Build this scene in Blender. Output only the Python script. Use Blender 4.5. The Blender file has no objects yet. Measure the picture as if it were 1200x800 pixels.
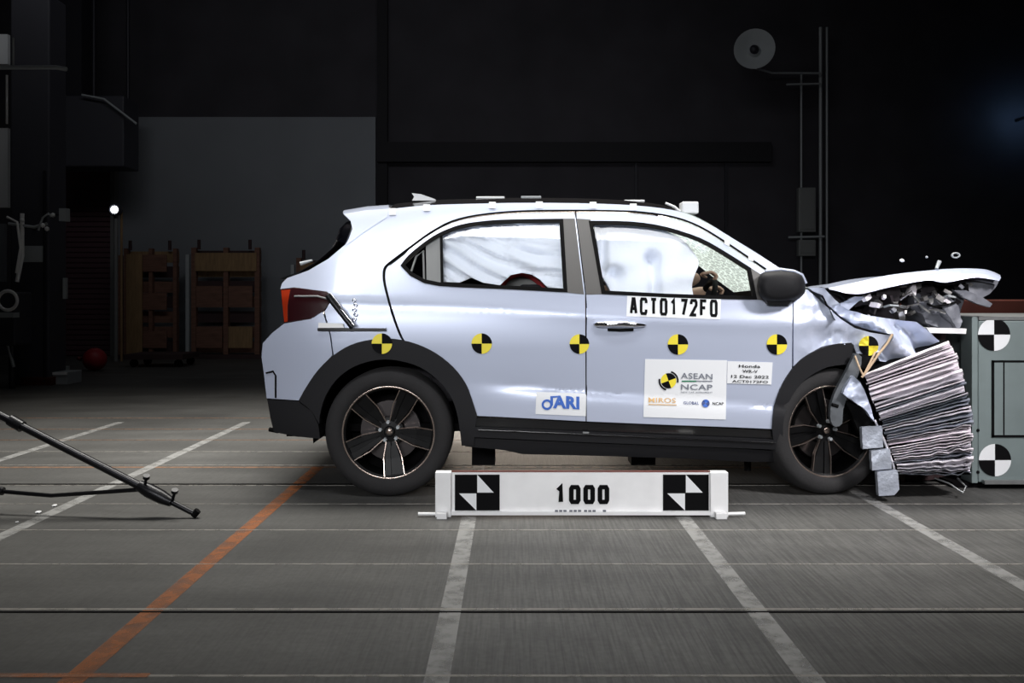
import bpy, bmesh, math, random
from mathutils import Vector, Matrix, noise
random.seed(7)
SC = bpy.context.scene
COL = SC.collection
PI = math.pi

# ------------------------------------------------------------------ camera, world, lights, exposure
FPX = 1022.0          # focal length in pixels of the 1200 px wide frame
CH = 1.04             # camera height
cd = bpy.data.cameras.new('camera'); cam = bpy.data.objects.new('camera', cd); COL.objects.link(cam)
cam.location = (0, 0, CH); cam.rotation_euler = (PI/2, 0, 0)
cd.sensor_width = 36.0; cd.lens = 36.0*FPX/1200.0; cd.shift_y = -50.0/1200.0
cd.clip_start = 0.05; cd.clip_end = 100
SC.camera = cam
SC.view_settings.view_transform = 'Standard'; SC.view_settings.look = 'None'
SC.view_settings.gamma = 1.0; SC.view_settings.use_curve_mapping = False
SC.view_settings.exposure = 0.0

W = bpy.data.worlds.new('world'); SC.world = W; W.use_nodes = True
W.node_tree.nodes['Background'].inputs[0].default_value = (0.55, 0.6, 0.75, 1)
W.node_tree.nodes['Background'].inputs[1].default_value = 0.026

def area(name, loc, target, sx, sy, power, col=(1, 1, 1), spread=PI):
    l = bpy.data.lights.new(name, 'AREA'); l.shape = 'RECTANGLE'; l.size = sx; l.size_y = sy
    l.energy = power; l.color = col; l.spread = spread
    o = bpy.data.objects.new(name, l); COL.objects.link(o); o.location = loc
    d = Vector(target) - Vector(loc)
    o.rotation_euler = d.to_track_quat('-Z', 'Y').to_euler()
    return o
# the bank of test lamps over the car, and the two banks on the camera side of the hall
area('overhead_lamp_bank', (-0.3, 6.1, 5.6), (-0.3, 6.0, 0), 7.2, 1.6, 240, (1, 0.97, 0.91), math.radians(78))
area('front_lamp_bank', (-1.2, -2.3, 2.5), (0.1, 4.6, 1.0), 4.0, 0.7, 25, (0.96, 0.97, 1.0), math.radians(48))
area('front_lamp_bank', (4.2, 1.0, 4.4), (2.05, 4.6, 0.6), 1.2, 0.8, 20, (1, 0.97, 0.98), math.radians(40))
area('front_lamp_bank', (-0.3, 2.0, 5.6), (0.0, 5.1, 1.2), 4.6, 0.6, 15, (0.97, 0.98, 1.0), math.radians(46))
area('added_wall_fill', (-2.0, 8.5, 6.8), (-1.5, 16, 3.2), 9.0, 1.0, 36, (0.95, 0.97, 1.0), math.radians(130))  # unseen fill lamp added to brighten the back wall

# ------------------------------------------------------------------ materials
def lin(c):
    return tuple(((v/255.0)/12.92 if v/255.0 <= 0.04045 else ((v/255.0+0.055)/1.055)**2.4) for v in c) + (1,)
def mat(name, rgb, rough=0.5, metal=0.0, coat=0.0, var=0.0, scale=20.0, bump=0.0, bscale=60.0, spec=0.5, stretch=None, detail=4):
    m = bpy.data.materials.new(name); m.use_nodes = True
    nt = m.node_tree; b = nt.nodes['Principled BSDF']
    c = lin(rgb)
    b.inputs['Base Color'].default_value = c
    b.inputs['Roughness'].default_value = rough; b.inputs['Metallic'].default_value = metal
    b.inputs['Coat Weight'].default_value = coat; b.inputs['Coat Roughness'].default_value = 0.06
    b.inputs['Specular IOR Level'].default_value = spec
    tc = nt.nodes.new('ShaderNodeTexCoord')
    src = tc.outputs['Object']
    if stretch:
        mp = nt.nodes.new('ShaderNodeMapping'); mp.inputs['Scale'].default_value = stretch
        nt.links.new(src, mp.inputs[0]); src = mp.outputs[0]
    if var > 0:
        n = nt.nodes.new('ShaderNodeTexNoise'); n.inputs['Scale'].default_value = scale; n.inputs['Detail'].default_value = detail
        nt.links.new(src, n.inputs['Vector'])
        r = nt.nodes.new('ShaderNodeValToRGB')
        r.color_ramp.elements[0].position = 0.3; r.color_ramp.elements[1].position = 0.7
        r.color_ramp.elements[0].color = tuple(v*(1-var) for v in c[:3])+(1,)
        r.color_ramp.elements[1].color = tuple(min(1, v*(1+var)) for v in c[:3])+(1,)
        nt.links.new(n.outputs['Fac'], r.inputs[0]); nt.links.new(r.outputs[0], b.inputs['Base Color'])
    if bump > 0:
        n2 = nt.nodes.new('ShaderNodeTexNoise'); n2.inputs['Scale'].default_value = bscale; n2.inputs['Detail'].default_value = 6
        nt.links.new(src, n2.inputs['Vector'])
        bp = nt.nodes.new('ShaderNodeBump'); bp.inputs['Strength'].default_value = bump; bp.inputs['Distance'].default_value = 0.01
        nt.links.new(n2.outputs['Fac'], bp.inputs['Height']); nt.links.new(bp.outputs[0], b.inputs['Normal'])
    return m

def floor_mat():
    m = bpy.data.materials.new('concrete_floor'); m.use_nodes = True
    nt = m.node_tree; b = nt.nodes['Principled BSDF']; L = nt.links
    tc = nt.nodes.new('ShaderNodeTexCoord')
    def nz(scale, sc, det=5):
        mp = nt.nodes.new('ShaderNodeMapping'); mp.inputs['Scale'].default_value = sc
        L.new(tc.outputs['Object'], mp.inputs[0])
        n = nt.nodes.new('ShaderNodeTexNoise'); n.inputs['Scale'].default_value = scale; n.inputs['Detail'].default_value = det
        L.new(mp.outputs[0], n.inputs['Vector']); return n
    big = nz(0.9, (1, 1, 1)); fine = nz(45, (1, 1, 1)); brush = nz(14, (8, 0.3, 1)); sc2 = nz(2.2, (0.5, 2.0, 1))
    def ramp(n, a, b_, lo, hi):
        r = nt.nodes.new('ShaderNodeMapRange'); r.inputs[1].default_value = a; r.inputs[2].default_value = b_
        r.inputs[3].default_value = lo; r.inputs[4].default_value = hi
        L.new(n.outputs['Fac'], r.inputs[0]); return r
    def mul(x, y):
        k = nt.nodes.new('ShaderNodeMath'); k.operation = 'MULTIPLY'; L.new(x, k.inputs[0]); L.new(y, k.inputs[1]); return k.outputs[0]
    v = mul(ramp(big, .3, .7, .78, 1.2).outputs[0], ramp(fine, .3, .7, .88, 1.1).outputs[0])
    sx = nt.nodes.new('ShaderNodeSeparateXYZ'); L.new(tc.outputs['Object'], sx.inputs[0])
    side = nt.nodes.new('ShaderNodeMapRange'); side.inputs[1].default_value = -0.8; side.inputs[2].default_value = 0.6     # brushed finish only on the right-hand bays
    side.inputs[3].default_value = 0.25; side.inputs[4].default_value = 1.0; L.new(sx.outputs[0], side.inputs[0])
    bm_ = nt.nodes.new('ShaderNodeMix'); bm_.data_type = 'FLOAT'; bm_.inputs[2].default_value = 1.0
    L.new(side.outputs[0], bm_.inputs[0]); L.new(ramp(brush, .35, .62, .70, 1.16).outputs[0], bm_.inputs[3])
    v = mul(v, bm_.outputs[0]); v = mul(v, ramp(sc2, .35, .65, .82, 1.15).outputs[0])
    col = nt.nodes.new('ShaderNodeMix'); col.data_type = 'RGBA'; col.blend_type = 'MULTIPLY'; col.inputs[0].default_value = 1
    col.inputs[6].default_value = (0.086, 0.085, 0.081, 1)
    cmb = nt.nodes.new('ShaderNodeCombineColor')
    for i in range(3): L.new(v, cmb.inputs[i])
    L.new(cmb.outputs[0], col.inputs[7]); L.new(col.outputs[2], b.inputs['Base Color'])
    b.inputs['Roughness'].default_value = 0.62; b.inputs['Specular IOR Level'].default_value = 0.3
    bp = nt.nodes.new('ShaderNodeBump'); bp.inputs['Strength'].default_value = 0.1; bp.inputs['Distance'].default_value = 0.003
    L.new(brush.outputs['Fac'], bp.inputs['Height']); L.new(bp.outputs[0], b.inputs['Normal'])
    return m

def worn_paint(name, rgb, keep=0.62):
    m = bpy.data.materials.new(name); m.use_nodes = True; nt = m.node_tree; b = nt.nodes['Principled BSDF']; L = nt.links
    b.inputs['Base Color'].default_value = lin(rgb); b.inputs['Roughness'].default_value = 0.6
    out = nt.nodes['Material Output']; tr = nt.nodes.new('ShaderNodeBsdfTransparent'); mx = nt.nodes.new('ShaderNodeMixShader')
    tc = nt.nodes.new('ShaderNodeTexCoord'); n = nt.nodes.new('ShaderNodeTexNoise'); n.inputs['Scale'].default_value = 14; n.inputs['Detail'].default_value = 8
    L.new(tc.outputs['Object'], n.inputs['Vector'])
    r = nt.nodes.new('ShaderNodeMapRange'); r.inputs[1].default_value = 0.36; r.inputs[2].default_value = 0.56
    r.inputs[3].default_value = keep*0.45; r.inputs[4].default_value = keep
    L.new(n.outputs['Fac'], r.inputs[0]); L.new(r.outputs[0], mx.inputs[0])
    L.new(tr.outputs[0], mx.inputs[1]); L.new(b.outputs[0], mx.inputs[2]); L.new(mx.outputs[0], out.inputs[0])
    return m

def glass_mat(name, tint, alpha, rough=0.03, frost=None, crack=False):
    """thin pane: see-through with a glossy coat; frost adds a milky crazed film"""
    m = bpy.data.materials.new(name); m.use_nodes = True; nt = m.node_tree; L = nt.links
    nt.nodes.remove(nt.nodes['Principled BSDF']); out = nt.nodes['Material Output']
    tr = nt.nodes.new('ShaderNodeBsdfTransparent'); tr.inputs[0].default_value = tint
    gl = nt.nodes.new('ShaderNodeBsdfGlossy'); gl.inputs['Roughness'].default_value = rough
    fr = nt.nodes.new('ShaderNodeFresnel'); fr.inputs[0].default_value = 1.45
    mx = nt.nodes.new('ShaderNodeMixShader'); L.new(fr.outputs[0], mx.inputs[0]); L.new(tr.outputs[0], mx.inputs[1]); L.new(gl.outputs[0], mx.inputs[2])
    last = mx
    if frost:
        df = nt.nodes.new('ShaderNodeBsdfDiffuse'); df.inputs[0].default_value = frost
        tl = nt.nodes.new('ShaderNodeBsdfTranslucent'); tl.inputs[0].default_value = frost
        ad = nt.nodes.new('ShaderNodeMixShader'); ad.inputs[0].default_value = 0.6; L.new(df.outputs[0], ad.inputs[1]); L.new(tl.outputs[0], ad.inputs[2])
        m2 = nt.nodes.new('ShaderNodeMixShader'); m2.inputs[0].default_value = alpha
        if crack:
            tc = nt.nodes.new('ShaderNodeTexCoord'); v = nt.nodes.new('ShaderNodeTexVoronoi'); v.feature = 'DISTANCE_TO_EDGE'; v.inputs['Scale'].default_value = 26
            L.new(tc.outputs['Object'], v.inputs['Vector'])
            r = nt.nodes.new('ShaderNodeMapRange'); r.inputs[1].default_value = 0.0; r.inputs[2].default_value = 0.12
            r.inputs[3].default_value = 0.95; r.inputs[4].default_value = alpha
            L.new(v.outputs['Distance'], r.inputs[0]); L.new(r.outputs[0], m2.inputs[0])
        L.new(mx.outputs[0], m2.inputs[1]); L.new(ad.outputs[0], m2.inputs[2]); last = m2
    L.new(last.outputs[0], out.inputs[0])
    return m

def emit(name, rgb, s):
    m = bpy.data.materials.new(name); m.use_nodes = True; b = m.node_tree.nodes['Principled BSDF']
    b.inputs['Base Color'].default_value = lin(rgb); b.inputs['Emission Color'].default_value = lin(rgb); b.inputs['Emission Strength'].default_value = s
    return m

M = dict(
    paint=mat('silver_blue_paint', (196, 204, 224), 0.34, 0.25, 0.7),
    crump=mat('silver_blue_paint_creased', (196, 204, 224), 0.38, 0.25, 0.5, bump=0.25, bscale=14),
    roof=mat('black_roof_paint', (14, 11, 14), 0.25, 0, 0.5),
    clad=mat('black_grained_plastic', (24, 24, 27), 0.65, bump=0.1, bscale=300, spec=0.3),
    gloss=mat('gloss_black', (16, 16, 18), 0.15, 0, 0.6),
    seal=mat('black_rubber', (10, 10, 11), 0.8, spec=0.12),
    pillar=mat('grey_pillar_film', (88, 86, 84), 0.45),
    greytrim=mat('grey_trim_plastic', (120, 122, 122), 0.5),
    dark=mat('dark_void', (8, 7, 8), 0.9, spec=0.1),
    tire=mat('tyre_rubber', (36, 35, 36), 0.85, var=0.15, scale=8, bump=0.15, bscale=80),
    rim=mat('black_alloy', (9, 9, 10), 0.45, 0.0, 0.0, spec=0.25),
    machined=mat('machined_alloy', (176, 160, 150), 0.25, 0.9),
    chrome=mat('chrome', (225, 225, 230), 0.12, 1.0),
    disc=mat('brake_steel', (70, 66, 66), 0.4, 0.8),
    white=mat('white_print', (236, 238, 240), 0.5),
    black=mat('black_print', (10, 10, 12), 0.7, spec=0.1),
    yellow=mat('yellow_print', (245, 226, 62), 0.5),
    blueprint=mat('blue_print', (52, 104, 196), 0.5),
    navy=mat('navy_print', (28, 58, 120), 0.5),
    orangeprint=mat('orange_print', (214, 172, 112), 0.5),
    greyprint=mat('grey_print', (120, 124, 134), 0.5),
    greenprint=mat('green_print', (30, 120, 84), 0.5),
    lampred=mat('dark_red_lens', (40, 5, 10), 0.25, 0, 0.2),
    lamporange=mat('orange_lens', (150, 42, 14), 0.25, 0, 0.6),
    cloth=mat('airbag_cloth', (236, 239, 248), 0.8, bump=0.15, bscale=40),
    redtrim=mat('red_seat_edge', (150, 28, 34), 0.7),
    seat=mat('dark_seat_fabric', (36, 34, 38), 0.85, var=0.2, scale=60),
    skin=mat('dummy_vinyl', (170, 138, 118), 0.6, var=0.12, scale=20),
    foil=mat('aluminium_foil', (226, 224, 230), 0.4, 0.3, bump=0.5, bscale=50),
    foilwhite=mat('bright_foil', (252, 246, 251), 0.45, 0.0, bump=0.3, bscale=70),
    foilgrey=mat('dull_foil', (178, 184, 196), 0.4, 0.3, bump=0.5, bscale=60),
    steel=mat('grey_painted_steel', (122, 134, 134), 0.55, 0.1, var=0.08, scale=6),
    steeledge=mat('bare_steel', (150, 152, 152), 0.4, 0.6, var=0.1),
    rust=mat('rust_red_primer', (88, 36, 24), 0.7, var=0.25, scale=5),
    boardwhite=mat('white_sheet_metal', (246, 246, 246), 0.5, var=0.05, scale=8),
    wallblack=mat('black_hall_wall', (56, 54, 60), 0.85, var=0.2, scale=1.2),
    wallgrey=mat('grey_wall_panel', (128, 132, 138), 0.8, var=0.05, scale=1.0),
    shutter=mat('dark_shutter_paint', (84, 58, 66), 0.6),
    linergrey=mat('grey_liner_plastic', (86, 90, 94), 0.5),
    ceil=mat('black_ceiling', (30, 30, 34), 0.9),
    beam=mat('dark_beam', (26, 25, 30), 0.8),
    darksteel=mat('dark_steel', (44, 44, 52), 0.5, 0.3),
    machine=mat('dark_machine_paint', (64, 64, 72), 0.6),
    lightgrey=mat('light_grey_paint', (170, 175, 178), 0.5),
    palegreen=mat('pale_green_box', (96, 112, 108), 0.6),
    wood=mat('brown_wood', (118, 84, 70), 0.75, var=0.25, scale=4, stretch=(1, 1, 8)),
    woodtan=mat('tan_wood', (146, 118, 84), 0.75, var=0.2, scale=4, stretch=(6, 1, 1)),
    wooddark=mat('dark_wood', (62, 44, 46), 0.8, var=0.2, scale=4),
    red=mat('red_paint', (158, 36, 44), 0.5),
    junkgrey=mat('grey_engine_plastic', (120, 122, 130), 0.5, bump=0.3, bscale=20),
    junkdark=mat('dark_engine_plastic', (42, 36, 40), 0.55, bump=0.3, bscale=20),
    junkmetal=mat('engine_metal', (180, 178, 176), 0.3, 0.85, bump=0.3, bscale=30),
    cord=mat('tan_cord', (196, 170, 140), 0.6),
    standblack=mat('black_anodised', (18, 18, 22), 0.35, 0.4),
    glass=glass_mat('clear_glass', (0.96, 0.98, 0.98, 1), 0),
    darkglass=glass_mat('privacy_glass', (0.10, 0.10, 0.12, 1), 0),
    screen=glass_mat('crazed_windscreen', (0.8, 0.88, 0.85, 1), 0.45, frost=(0.74, 0.84, 0.80, 1), crack=True),
    lampglow=emit('lamp_glow', (250, 255, 255), 9),
    blueglow=emit('blue_lamp', (150, 200, 255), 14),
    floor=floor_mat(),
    linewhite=worn_paint('worn_white_line', (172, 172, 170), 0.6),
    lineorange=worn_paint('worn_orange_line', (168, 100, 52), 0.62),
    linebrown=worn_paint('worn_brown_line', (146, 110, 84), 0.7),
    jointwhite=worn_paint('white_joint_edge', (176, 172, 164), 0.6),
)

# ------------------------------------------------------------------ object helpers
WO = {}   # world origin of every object that may become a parent
def thing(name, label, cat, loc=(0, 0, 0), group=None):
    o = bpy.data.objects.new(name, None); COL.objects.link(o); o.location = loc; o.empty_display_size = 0.1
    o['label'] = label; o['category'] = cat
    if group: o['group'] = group
    WO[o] = Vector(loc); return o
def tag(o, label, cat, group=None):
    o['label'] = label; o['category'] = cat
    if group: o['group'] = group
    return o
def obj(name, bm, mats, parent=None, smooth=False, label=None, kind=None, recalc=True, angle=None):
    if not isinstance(mats, (list, tuple)): mats = [mats]
    if recalc: bmesh.ops.recalc_face_normals(bm, faces=bm.faces[:])
    if smooth and angle:
        for e in bm.edges:
            if len(e.link_faces) == 2 and e.calc_face_angle(0) > angle: e.smooth = False
    c = Vector((0, 0, 0))
    if bm.verts:
        lo = Vector([min(v.co[i] for v in bm.verts) for i in range(3)]); hi = Vector([max(v.co[i] for v in bm.verts) for i in range(3)])
        c = Vector(((lo.x+hi.x)/2, (lo.y+hi.y)/2, lo.z))
        bmesh.ops.translate(bm, verts=bm.verts[:], vec=-c)
    me = bpy.data.meshes.new(name); 
    for f in bm.faces: f.smooth = smooth
    bm.to_mesh(me); bm.free()
    for m in mats: me.materials.append(M[m] if isinstance(m, str) else m)
    o = bpy.data.objects.new(name, me); COL.objects.link(o)
    WO[o] = c
    if parent is not None:
        o.parent = parent; o.location = c - WO[parent]
    else: o.location = c
    if label: o['label'] = label
    if kind: o['kind'] = kind
    return o
def B(): return bmesh.new()
def add_box(bm, lo, hi, mi=0, bev=0.0):
    t = bmesh.new()
    x0, y0, z0 = lo; x1, y1, z1 = hi
    vs = [t.verts.new(p) for p in ((x0,y0,z0),(x1,y0,z0),(x1,y1,z0),(x0,y1,z0),(x0,y0,z1),(x1,y0,z1),(x1,y1,z1),(x0,y1,z1))]
    for q in ((0,3,2,1),(4,5,6,7),(0,1,5,4),(1,2,6,5),(2,3,7,6),(3,0,4,7)): t.faces.new([vs[i] for i in q])
    if bev: bmesh.ops.bevel(t, geom=t.edges[:], offset=bev, segments=2, affect='EDGES', profile=0.5)
    merge(bm, t, mi); return bm
def merge(bm, t, mi=0, mtx=None):
    if mtx is not None: bmesh.ops.transform(t, matrix=mtx, verts=t.verts[:])
    vm = {v: bm.verts.new(v.co) for v in t.verts}
    for f in t.faces:
        try:
            nf = bm.faces.new([vm[v] for v in f.verts]); nf.material_index = f.material_index + mi
        except ValueError: pass
    t.free()
def box(name, lo, hi, m, parent=None, bev=0.0, **k):
    bm = B(); add_box(bm, lo, hi, 0, bev); return obj(name, bm, m, parent, **k)
def add_tube(bm, pts, r, seg=10, cap=True, mi=0):
    pts = [Vector(p) for p in pts]; rs = r if isinstance(r, (list, tuple)) else [r]*len(pts)
    rings = []; up = Vector((0, 0, 1))
    t0 = (pts[1]-pts[0]).normalized()
    if abs(t0.dot(up)) > 0.95: up = Vector((1, 0, 0))
    side = t0.cross(up).normalized()
    for i, p in enumerate(pts):
        t = (pts[min(i+1, len(pts)-1)] - pts[max(i-1, 0)]).normalized()
        side = (side - t*side.dot(t)).normalized(); n = side.cross(t)
        rings.append([bm.verts.new(p + (side*math.cos(2*PI*k/seg) + n*math.sin(2*PI*k/seg))*rs[i]) for k in range(seg)])
    for a, b in zip(rings, rings[1:]):
        for k in range(seg):
            f = bm.faces.new((a[k], a[(k+1)%seg], b[(k+1)%seg], b[k])); f.material_index = mi
    if cap:
        bm.faces.new(rings[0][::-1]).material_index = mi; bm.faces.new(rings[-1]).material_index = mi
    return bm
def tube(name, pts, r, m, parent=None, seg=10, **k):
    bm = B(); add_tube(bm, pts, r, seg); return obj(name, bm, m, parent, smooth=True, angle=1.0, **k)
def add_lathe(bm, prof, axis='Y', center=(0, 0, 0), seg=48, mi=0, a0=0, a1=2*PI):
    """profile of (radius, height along axis) pairs, revolved"""
    c = Vector(center); full = abs(a1-a0-2*PI) < 1e-6; n = seg if full else seg+1
    rings = []
    for k in range(n):
        a = a0 + (a1-a0)*k/seg; row = []
        for r, h in prof:
            if axis == 'Y': p = Vector((r*math.cos(a), h, r*math.sin(a)))
            elif axis == 'Z': p = Vector((r*math.cos(a), r*math.sin(a), h))
            else: p = Vector((h, r*math.cos(a), r*math.sin(a)))
            row.append(bm.verts.new(c+p))
        rings.append(row)
    for k in range(seg):
        a, b = rings[k], rings[(k+1) % n]
        for i in range(len(prof)-1):
            f = bm.faces.new((a[i], a[i+1], b[i+1], b[i])); f.material_index = mi
    bmesh.ops.remove_doubles(bm, verts=bm.verts[:], dist=1e-6)
    return bm
def loft(name, rows, m, parent=None, smooth=True, closed=False, thick=0, **k):
    bm = B(); vs = [[bm.verts.new(p) for p in r] for r in rows]
    for a, b in zip(vs, vs[1:]):
        n = len(a)
        for i in range(n if closed else n-1):
            bm.faces.new((a[i], a[(i+1)%n], b[(i+1)%n], b[i]))
    if thick:
        bmesh.ops.recalc_face_normals(bm, faces=bm.faces[:]); bmesh.ops.solidify(bm, geom=bm.faces[:], thickness=thick)
    return obj(name, bm, m, parent, smooth=smooth, angle=0.9, **k)
def prism(name, prof, axis, a, b, m, parent=None, bev=0, **k):
    """closed outline extruded between a and b along an axis ('Y': outline in x,z)"""
    bm = B()
    def q(p, t): return Vector((p[0], t, p[1])) if axis == 'Y' else (Vector((t, p[0], p[1])) if axis == 'X' else Vector((p[0], p[1], t)))
    f0 = bm.faces.new([bm.verts.new(q(p, a)) for p in prof])
    r = bmesh.ops.extrude_face_region(bm, geom=[f0]); vs = [g for g in r['geom'] if isinstance(g, bmesh.types.BMVert)]
    bmesh.ops.translate(bm, verts=vs, vec=(q((0, 0), b)-q((0, 0), a)))
    if bev: bmesh.ops.bevel(bm, geom=bm.edges[:], offset=bev, segments=2, affect='EDGES', profile=0.5)
    return obj(name, bm, m, parent, **k)
def copy_tree(o, parent=None, loc=None, rot=None):
    c = o.copy(); COL.objects.link(c); WO[c] = WO.get(o, Vector((0,0,0)))
    if parent is not None: c.parent = parent
    if loc is not None: c.location = loc
    if rot is not None: c.rotation_euler = rot
    for ch in list(o.children): copy_tree(ch, c)
    return c
def AT(px, py, Y):
    """world point seen at photo pixel (px, py) at distance Y"""
    return Vector(((px-600)*Y/FPX, Y, CH-(py-350)*Y/FPX))
def GY(py): return FPX*CH/(py-350)     # distance of a floor point

# ------------------------------------------------------------------ the hall
X0, X1, YB, ZC = -11.0, 11.0, 16.0, 7.5
def S(o): o['kind'] = 'structure'; return o
fl = S(box('floor', (X0, -3, -0.2), (X1, YB, 0), 'floor'))
S(box('wall_back', (X0, YB, -0.2), (X1, YB+0.2, ZC), 'wallblack'))
S(box('wall_left', (X0-0.2, -3, -0.2), (X0, YB+0.2, ZC), 'wallblack'))
S(box('wall_right', (X1, -3, -0.2), (X1+0.2, YB+0.2, ZC), 'wallblack'))
S(box('wall_front', (X0-0.2, -3.2, -0.2), (X1+0.2, -3, ZC), 'wallblack'))
S(box('ceiling', (X0-0.2, -3.2, ZC), (X1+0.2, YB+0.2, ZC+0.2), 'ceil'))
pan = AT(137, 137, YB-0.06); pan2 = AT(440, 430, YB-0.06)
S(box('trim_1', (pan.x, YB-0.06, 0), (pan2.x, YB+0.01, pan.z), 'wallgrey'))       # pale wall panel
bz0, bz1 = AT(0, 190, 15.9).z, AT(0, 167, 15.9).z
S(box('trim_2', (pan2.x+0.05, YB-0.16, bz0), (AT(905, 0, 15.8).x, YB+0.01, bz1), 'beam'))   # ledge along the wall
S(box('trim_3', (pan2.x+0.04, YB-0.10, 0), (pan2.x+0.22, YB+0.01, ZC), 'beam'))
for i, px in enumerate((850, 745)):
    x = AT(px, 0, YB).x
    S(box('trim_%d' % (4+i), (x-0.02, YB-0.05, 0), (x+0.02, YB+0.01, bz0), 'darksteel'))

# painted lines and slab joints of the floor
def line(x0, x1, y0, y1, m, z=0.0015):
    bm = B(); vs = [bm.verts.new(p) for p in ((x0,y0,z),(x1,y0,z),(x1,y1,z),(x0,y1,z))]; bm.faces.new(vs)
    return obj('painted_line', bm, m, fl, recalc=False)
XL = [-3.30, -2.235, -0.205, 0.815, 1.853]
for x in XL: line(x-0.035, x+0.035, 1.2, 7.35, 'linewhite')
line(-1.232, -1.162, 1.2, 5.4, 'lineorange')
line(-9, 9, 5.36, 5.40, 'linebrown', 0.0012)
for y in (2.405, 3.418, 3.92, 4.42, 5.45, 5.93, 6.42, 6.95, 7.6):
    w = 0.012 if y < 2.6 else (0.008 if y < 4.3 else 0.006+0.004*(y-4.3))
    bm = B(); add_box(bm, (-10, y-w/2, -0.01), (10, y+w/2, 0.002)); obj('slab_joint', bm, 'jointwhite' if y < 6.2 else 'linebrown', fl)
line(-6, -1.0, 2.392, 2.418, 'lineorange', 0.0026)
for y, w in ((2.895, 0.012), (4.885, 0.035)):
    bm = B(); add_box(bm, (-10, y-w/2, -0.01), (10, y+w/2, 0.0022)); obj('floor_slot', bm, 'dark', fl)
bm = B(); add_box(bm, (-10, 2.912, -0.01), (10, 2.926, 0.0025)); obj('slot_edge', bm, 'jointwhite', fl)
bm = B(); add_box(bm, (-10, 4.855, -0.01), (10, 4.865, 0.0025)); obj('slot_edge', bm, 'jointwhite', fl)

# ------------------------------------------------------------------ body side shape of the car
YC = 5.42
PR = [(0.0,.74),(0.15,.79),(0.25,.835),(0.35,.852),(0.48,.858),(0.60,.860),(0.72,.866),(0.82,.870),(0.92,.866),(1.0,.852),(1.06,.838),(1.15,.805),(1.3,.742),(1.45,.672),(1.55,.612),(1.65,.53),(1.9,.3)]
def interp(t, T):
    if t <= T[0][0]: return T[0][1]
    if t >= T[-1][0]: return T[-1][1]
    for i in range(len(T)-1):
        if T[i][0] <= t <= T[i+1][0]:
            h = T[i+1][0]-T[i][0]; s = (t-T[i][0])/h
            d = lambda j: (T[min(j+1,len(T)-1)][1]-T[max(j-1,0)][1])/(T[min(j+1,len(T)-1)][0]-T[max(j-1,0)][0])
            a, b = T[i][1], T[i+1][1]; m0, m1 = d(i)*h, d(i+1)*h
            return (2*s**3-3*s*s+1)*a+(s**3-2*s*s+s)*m0+(-2*s**3+3*s*s)*b+(s**3-s*s)*m1
def sst(a, b, t):
    t = max(0, min(1, (t-a)/(b-a))); return t*t*(3-2*t)
def side_w(x, z):
    w = interp(z, PR)
    if x < -0.85: w -= 0.19*((-0.85-x)/0.5)**2*(0.55 if x > -1.35 else 0.55)
    if x > 1.35: w -= 0.10*((x-1.35)/0.6)**2
    if z > 1.06:
        k = min(1, (z-1.06)/0.5)
        w -= 0.07*sst(-0.2, -1.0, x)*k
    zc = 1.005-0.105*sst(-0.7, 1.7, x) if x > -0.7 else 1.005+0.02*min(1, (-0.7-x)/0.4)
    s = z-zc
    w += 0.012/(1+(s/0.045)**2)
    z2 = 0.586-0.075*(x+0.1)
    f = sst(-0.25, 0.15, x); s2 = z-z2
    w += f*(0.012*(1-math.exp(s2/0.03)) if s2 < 0 else 0) - f*(0.006*math.exp(-s2/0.05) if s2 >= 0 else 0.006*math.exp(s2/0.01))
    return w
def SP(px, py, off=0.0):
    Y = 4.6
    for _ in range(14):
        x = (px-600)*Y/FPX; z = CH-(py-350)*Y/FPX
        Y = 0.5*Y + 0.5*(YC-side_w(x, z)-off)
    return Vector(((px-600)*Y/FPX, Y, CH-(py-350)*Y/FPX))
def inset(poly, d):
    n = len(poly); A = sum(poly[i][0]*poly[(i+1)%n][1]-poly[(i+1)%n][0]*poly[i][1] for i in range(n)); sg = 1 if A > 0 else -1
    out = []
    for i in range(n):
        p0, p1, p2 = Vector(poly[i-1]), Vector(poly[i]), Vector(poly[(i+1)%n])
        a = (p1-p0).normalized(); b = (p2-p1).normalized()
        na = Vector((-a.y, a.x))*sg; nb = Vector((-b.y, b.x))*sg
        k = (na+nb); 
        if k.length < 0.2: k = na
        k.normalize(); c = max(0.5, k.dot(na)); out.append(tuple(p1+k*(d/c)))
    return out
def dens(poly, step):
    out = []; n = len(poly)
    for i in range(n):
        a, b = Vector(poly[i]), Vector(poly[(i+1)%n]); m = max(1, int((b-a).length/step))
        for j in range(m): out.append(tuple(a.lerp(b, j/m)))
    return out
def smooth_line(pts, n=5):
    """Catmull-Rom through photo points"""
    P = [Vector(p) for p in pts]; out = []
    for i in range(len(P)-1):
        p0, p1, p2, p3 = P[max(i-1,0)], P[i], P[i+1], P[min(i+2,len(P)-1)]
        for j in range(n):
            t = j/n
            out.append(tuple(0.5*((2*p1)+(p2-p0)*t+(2*p0-5*p1+4*p2-p3)*t*t+(3*p1-p0-3*p2+p3)*t**3)))
    out.append(tuple(P[-1])); return out
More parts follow.
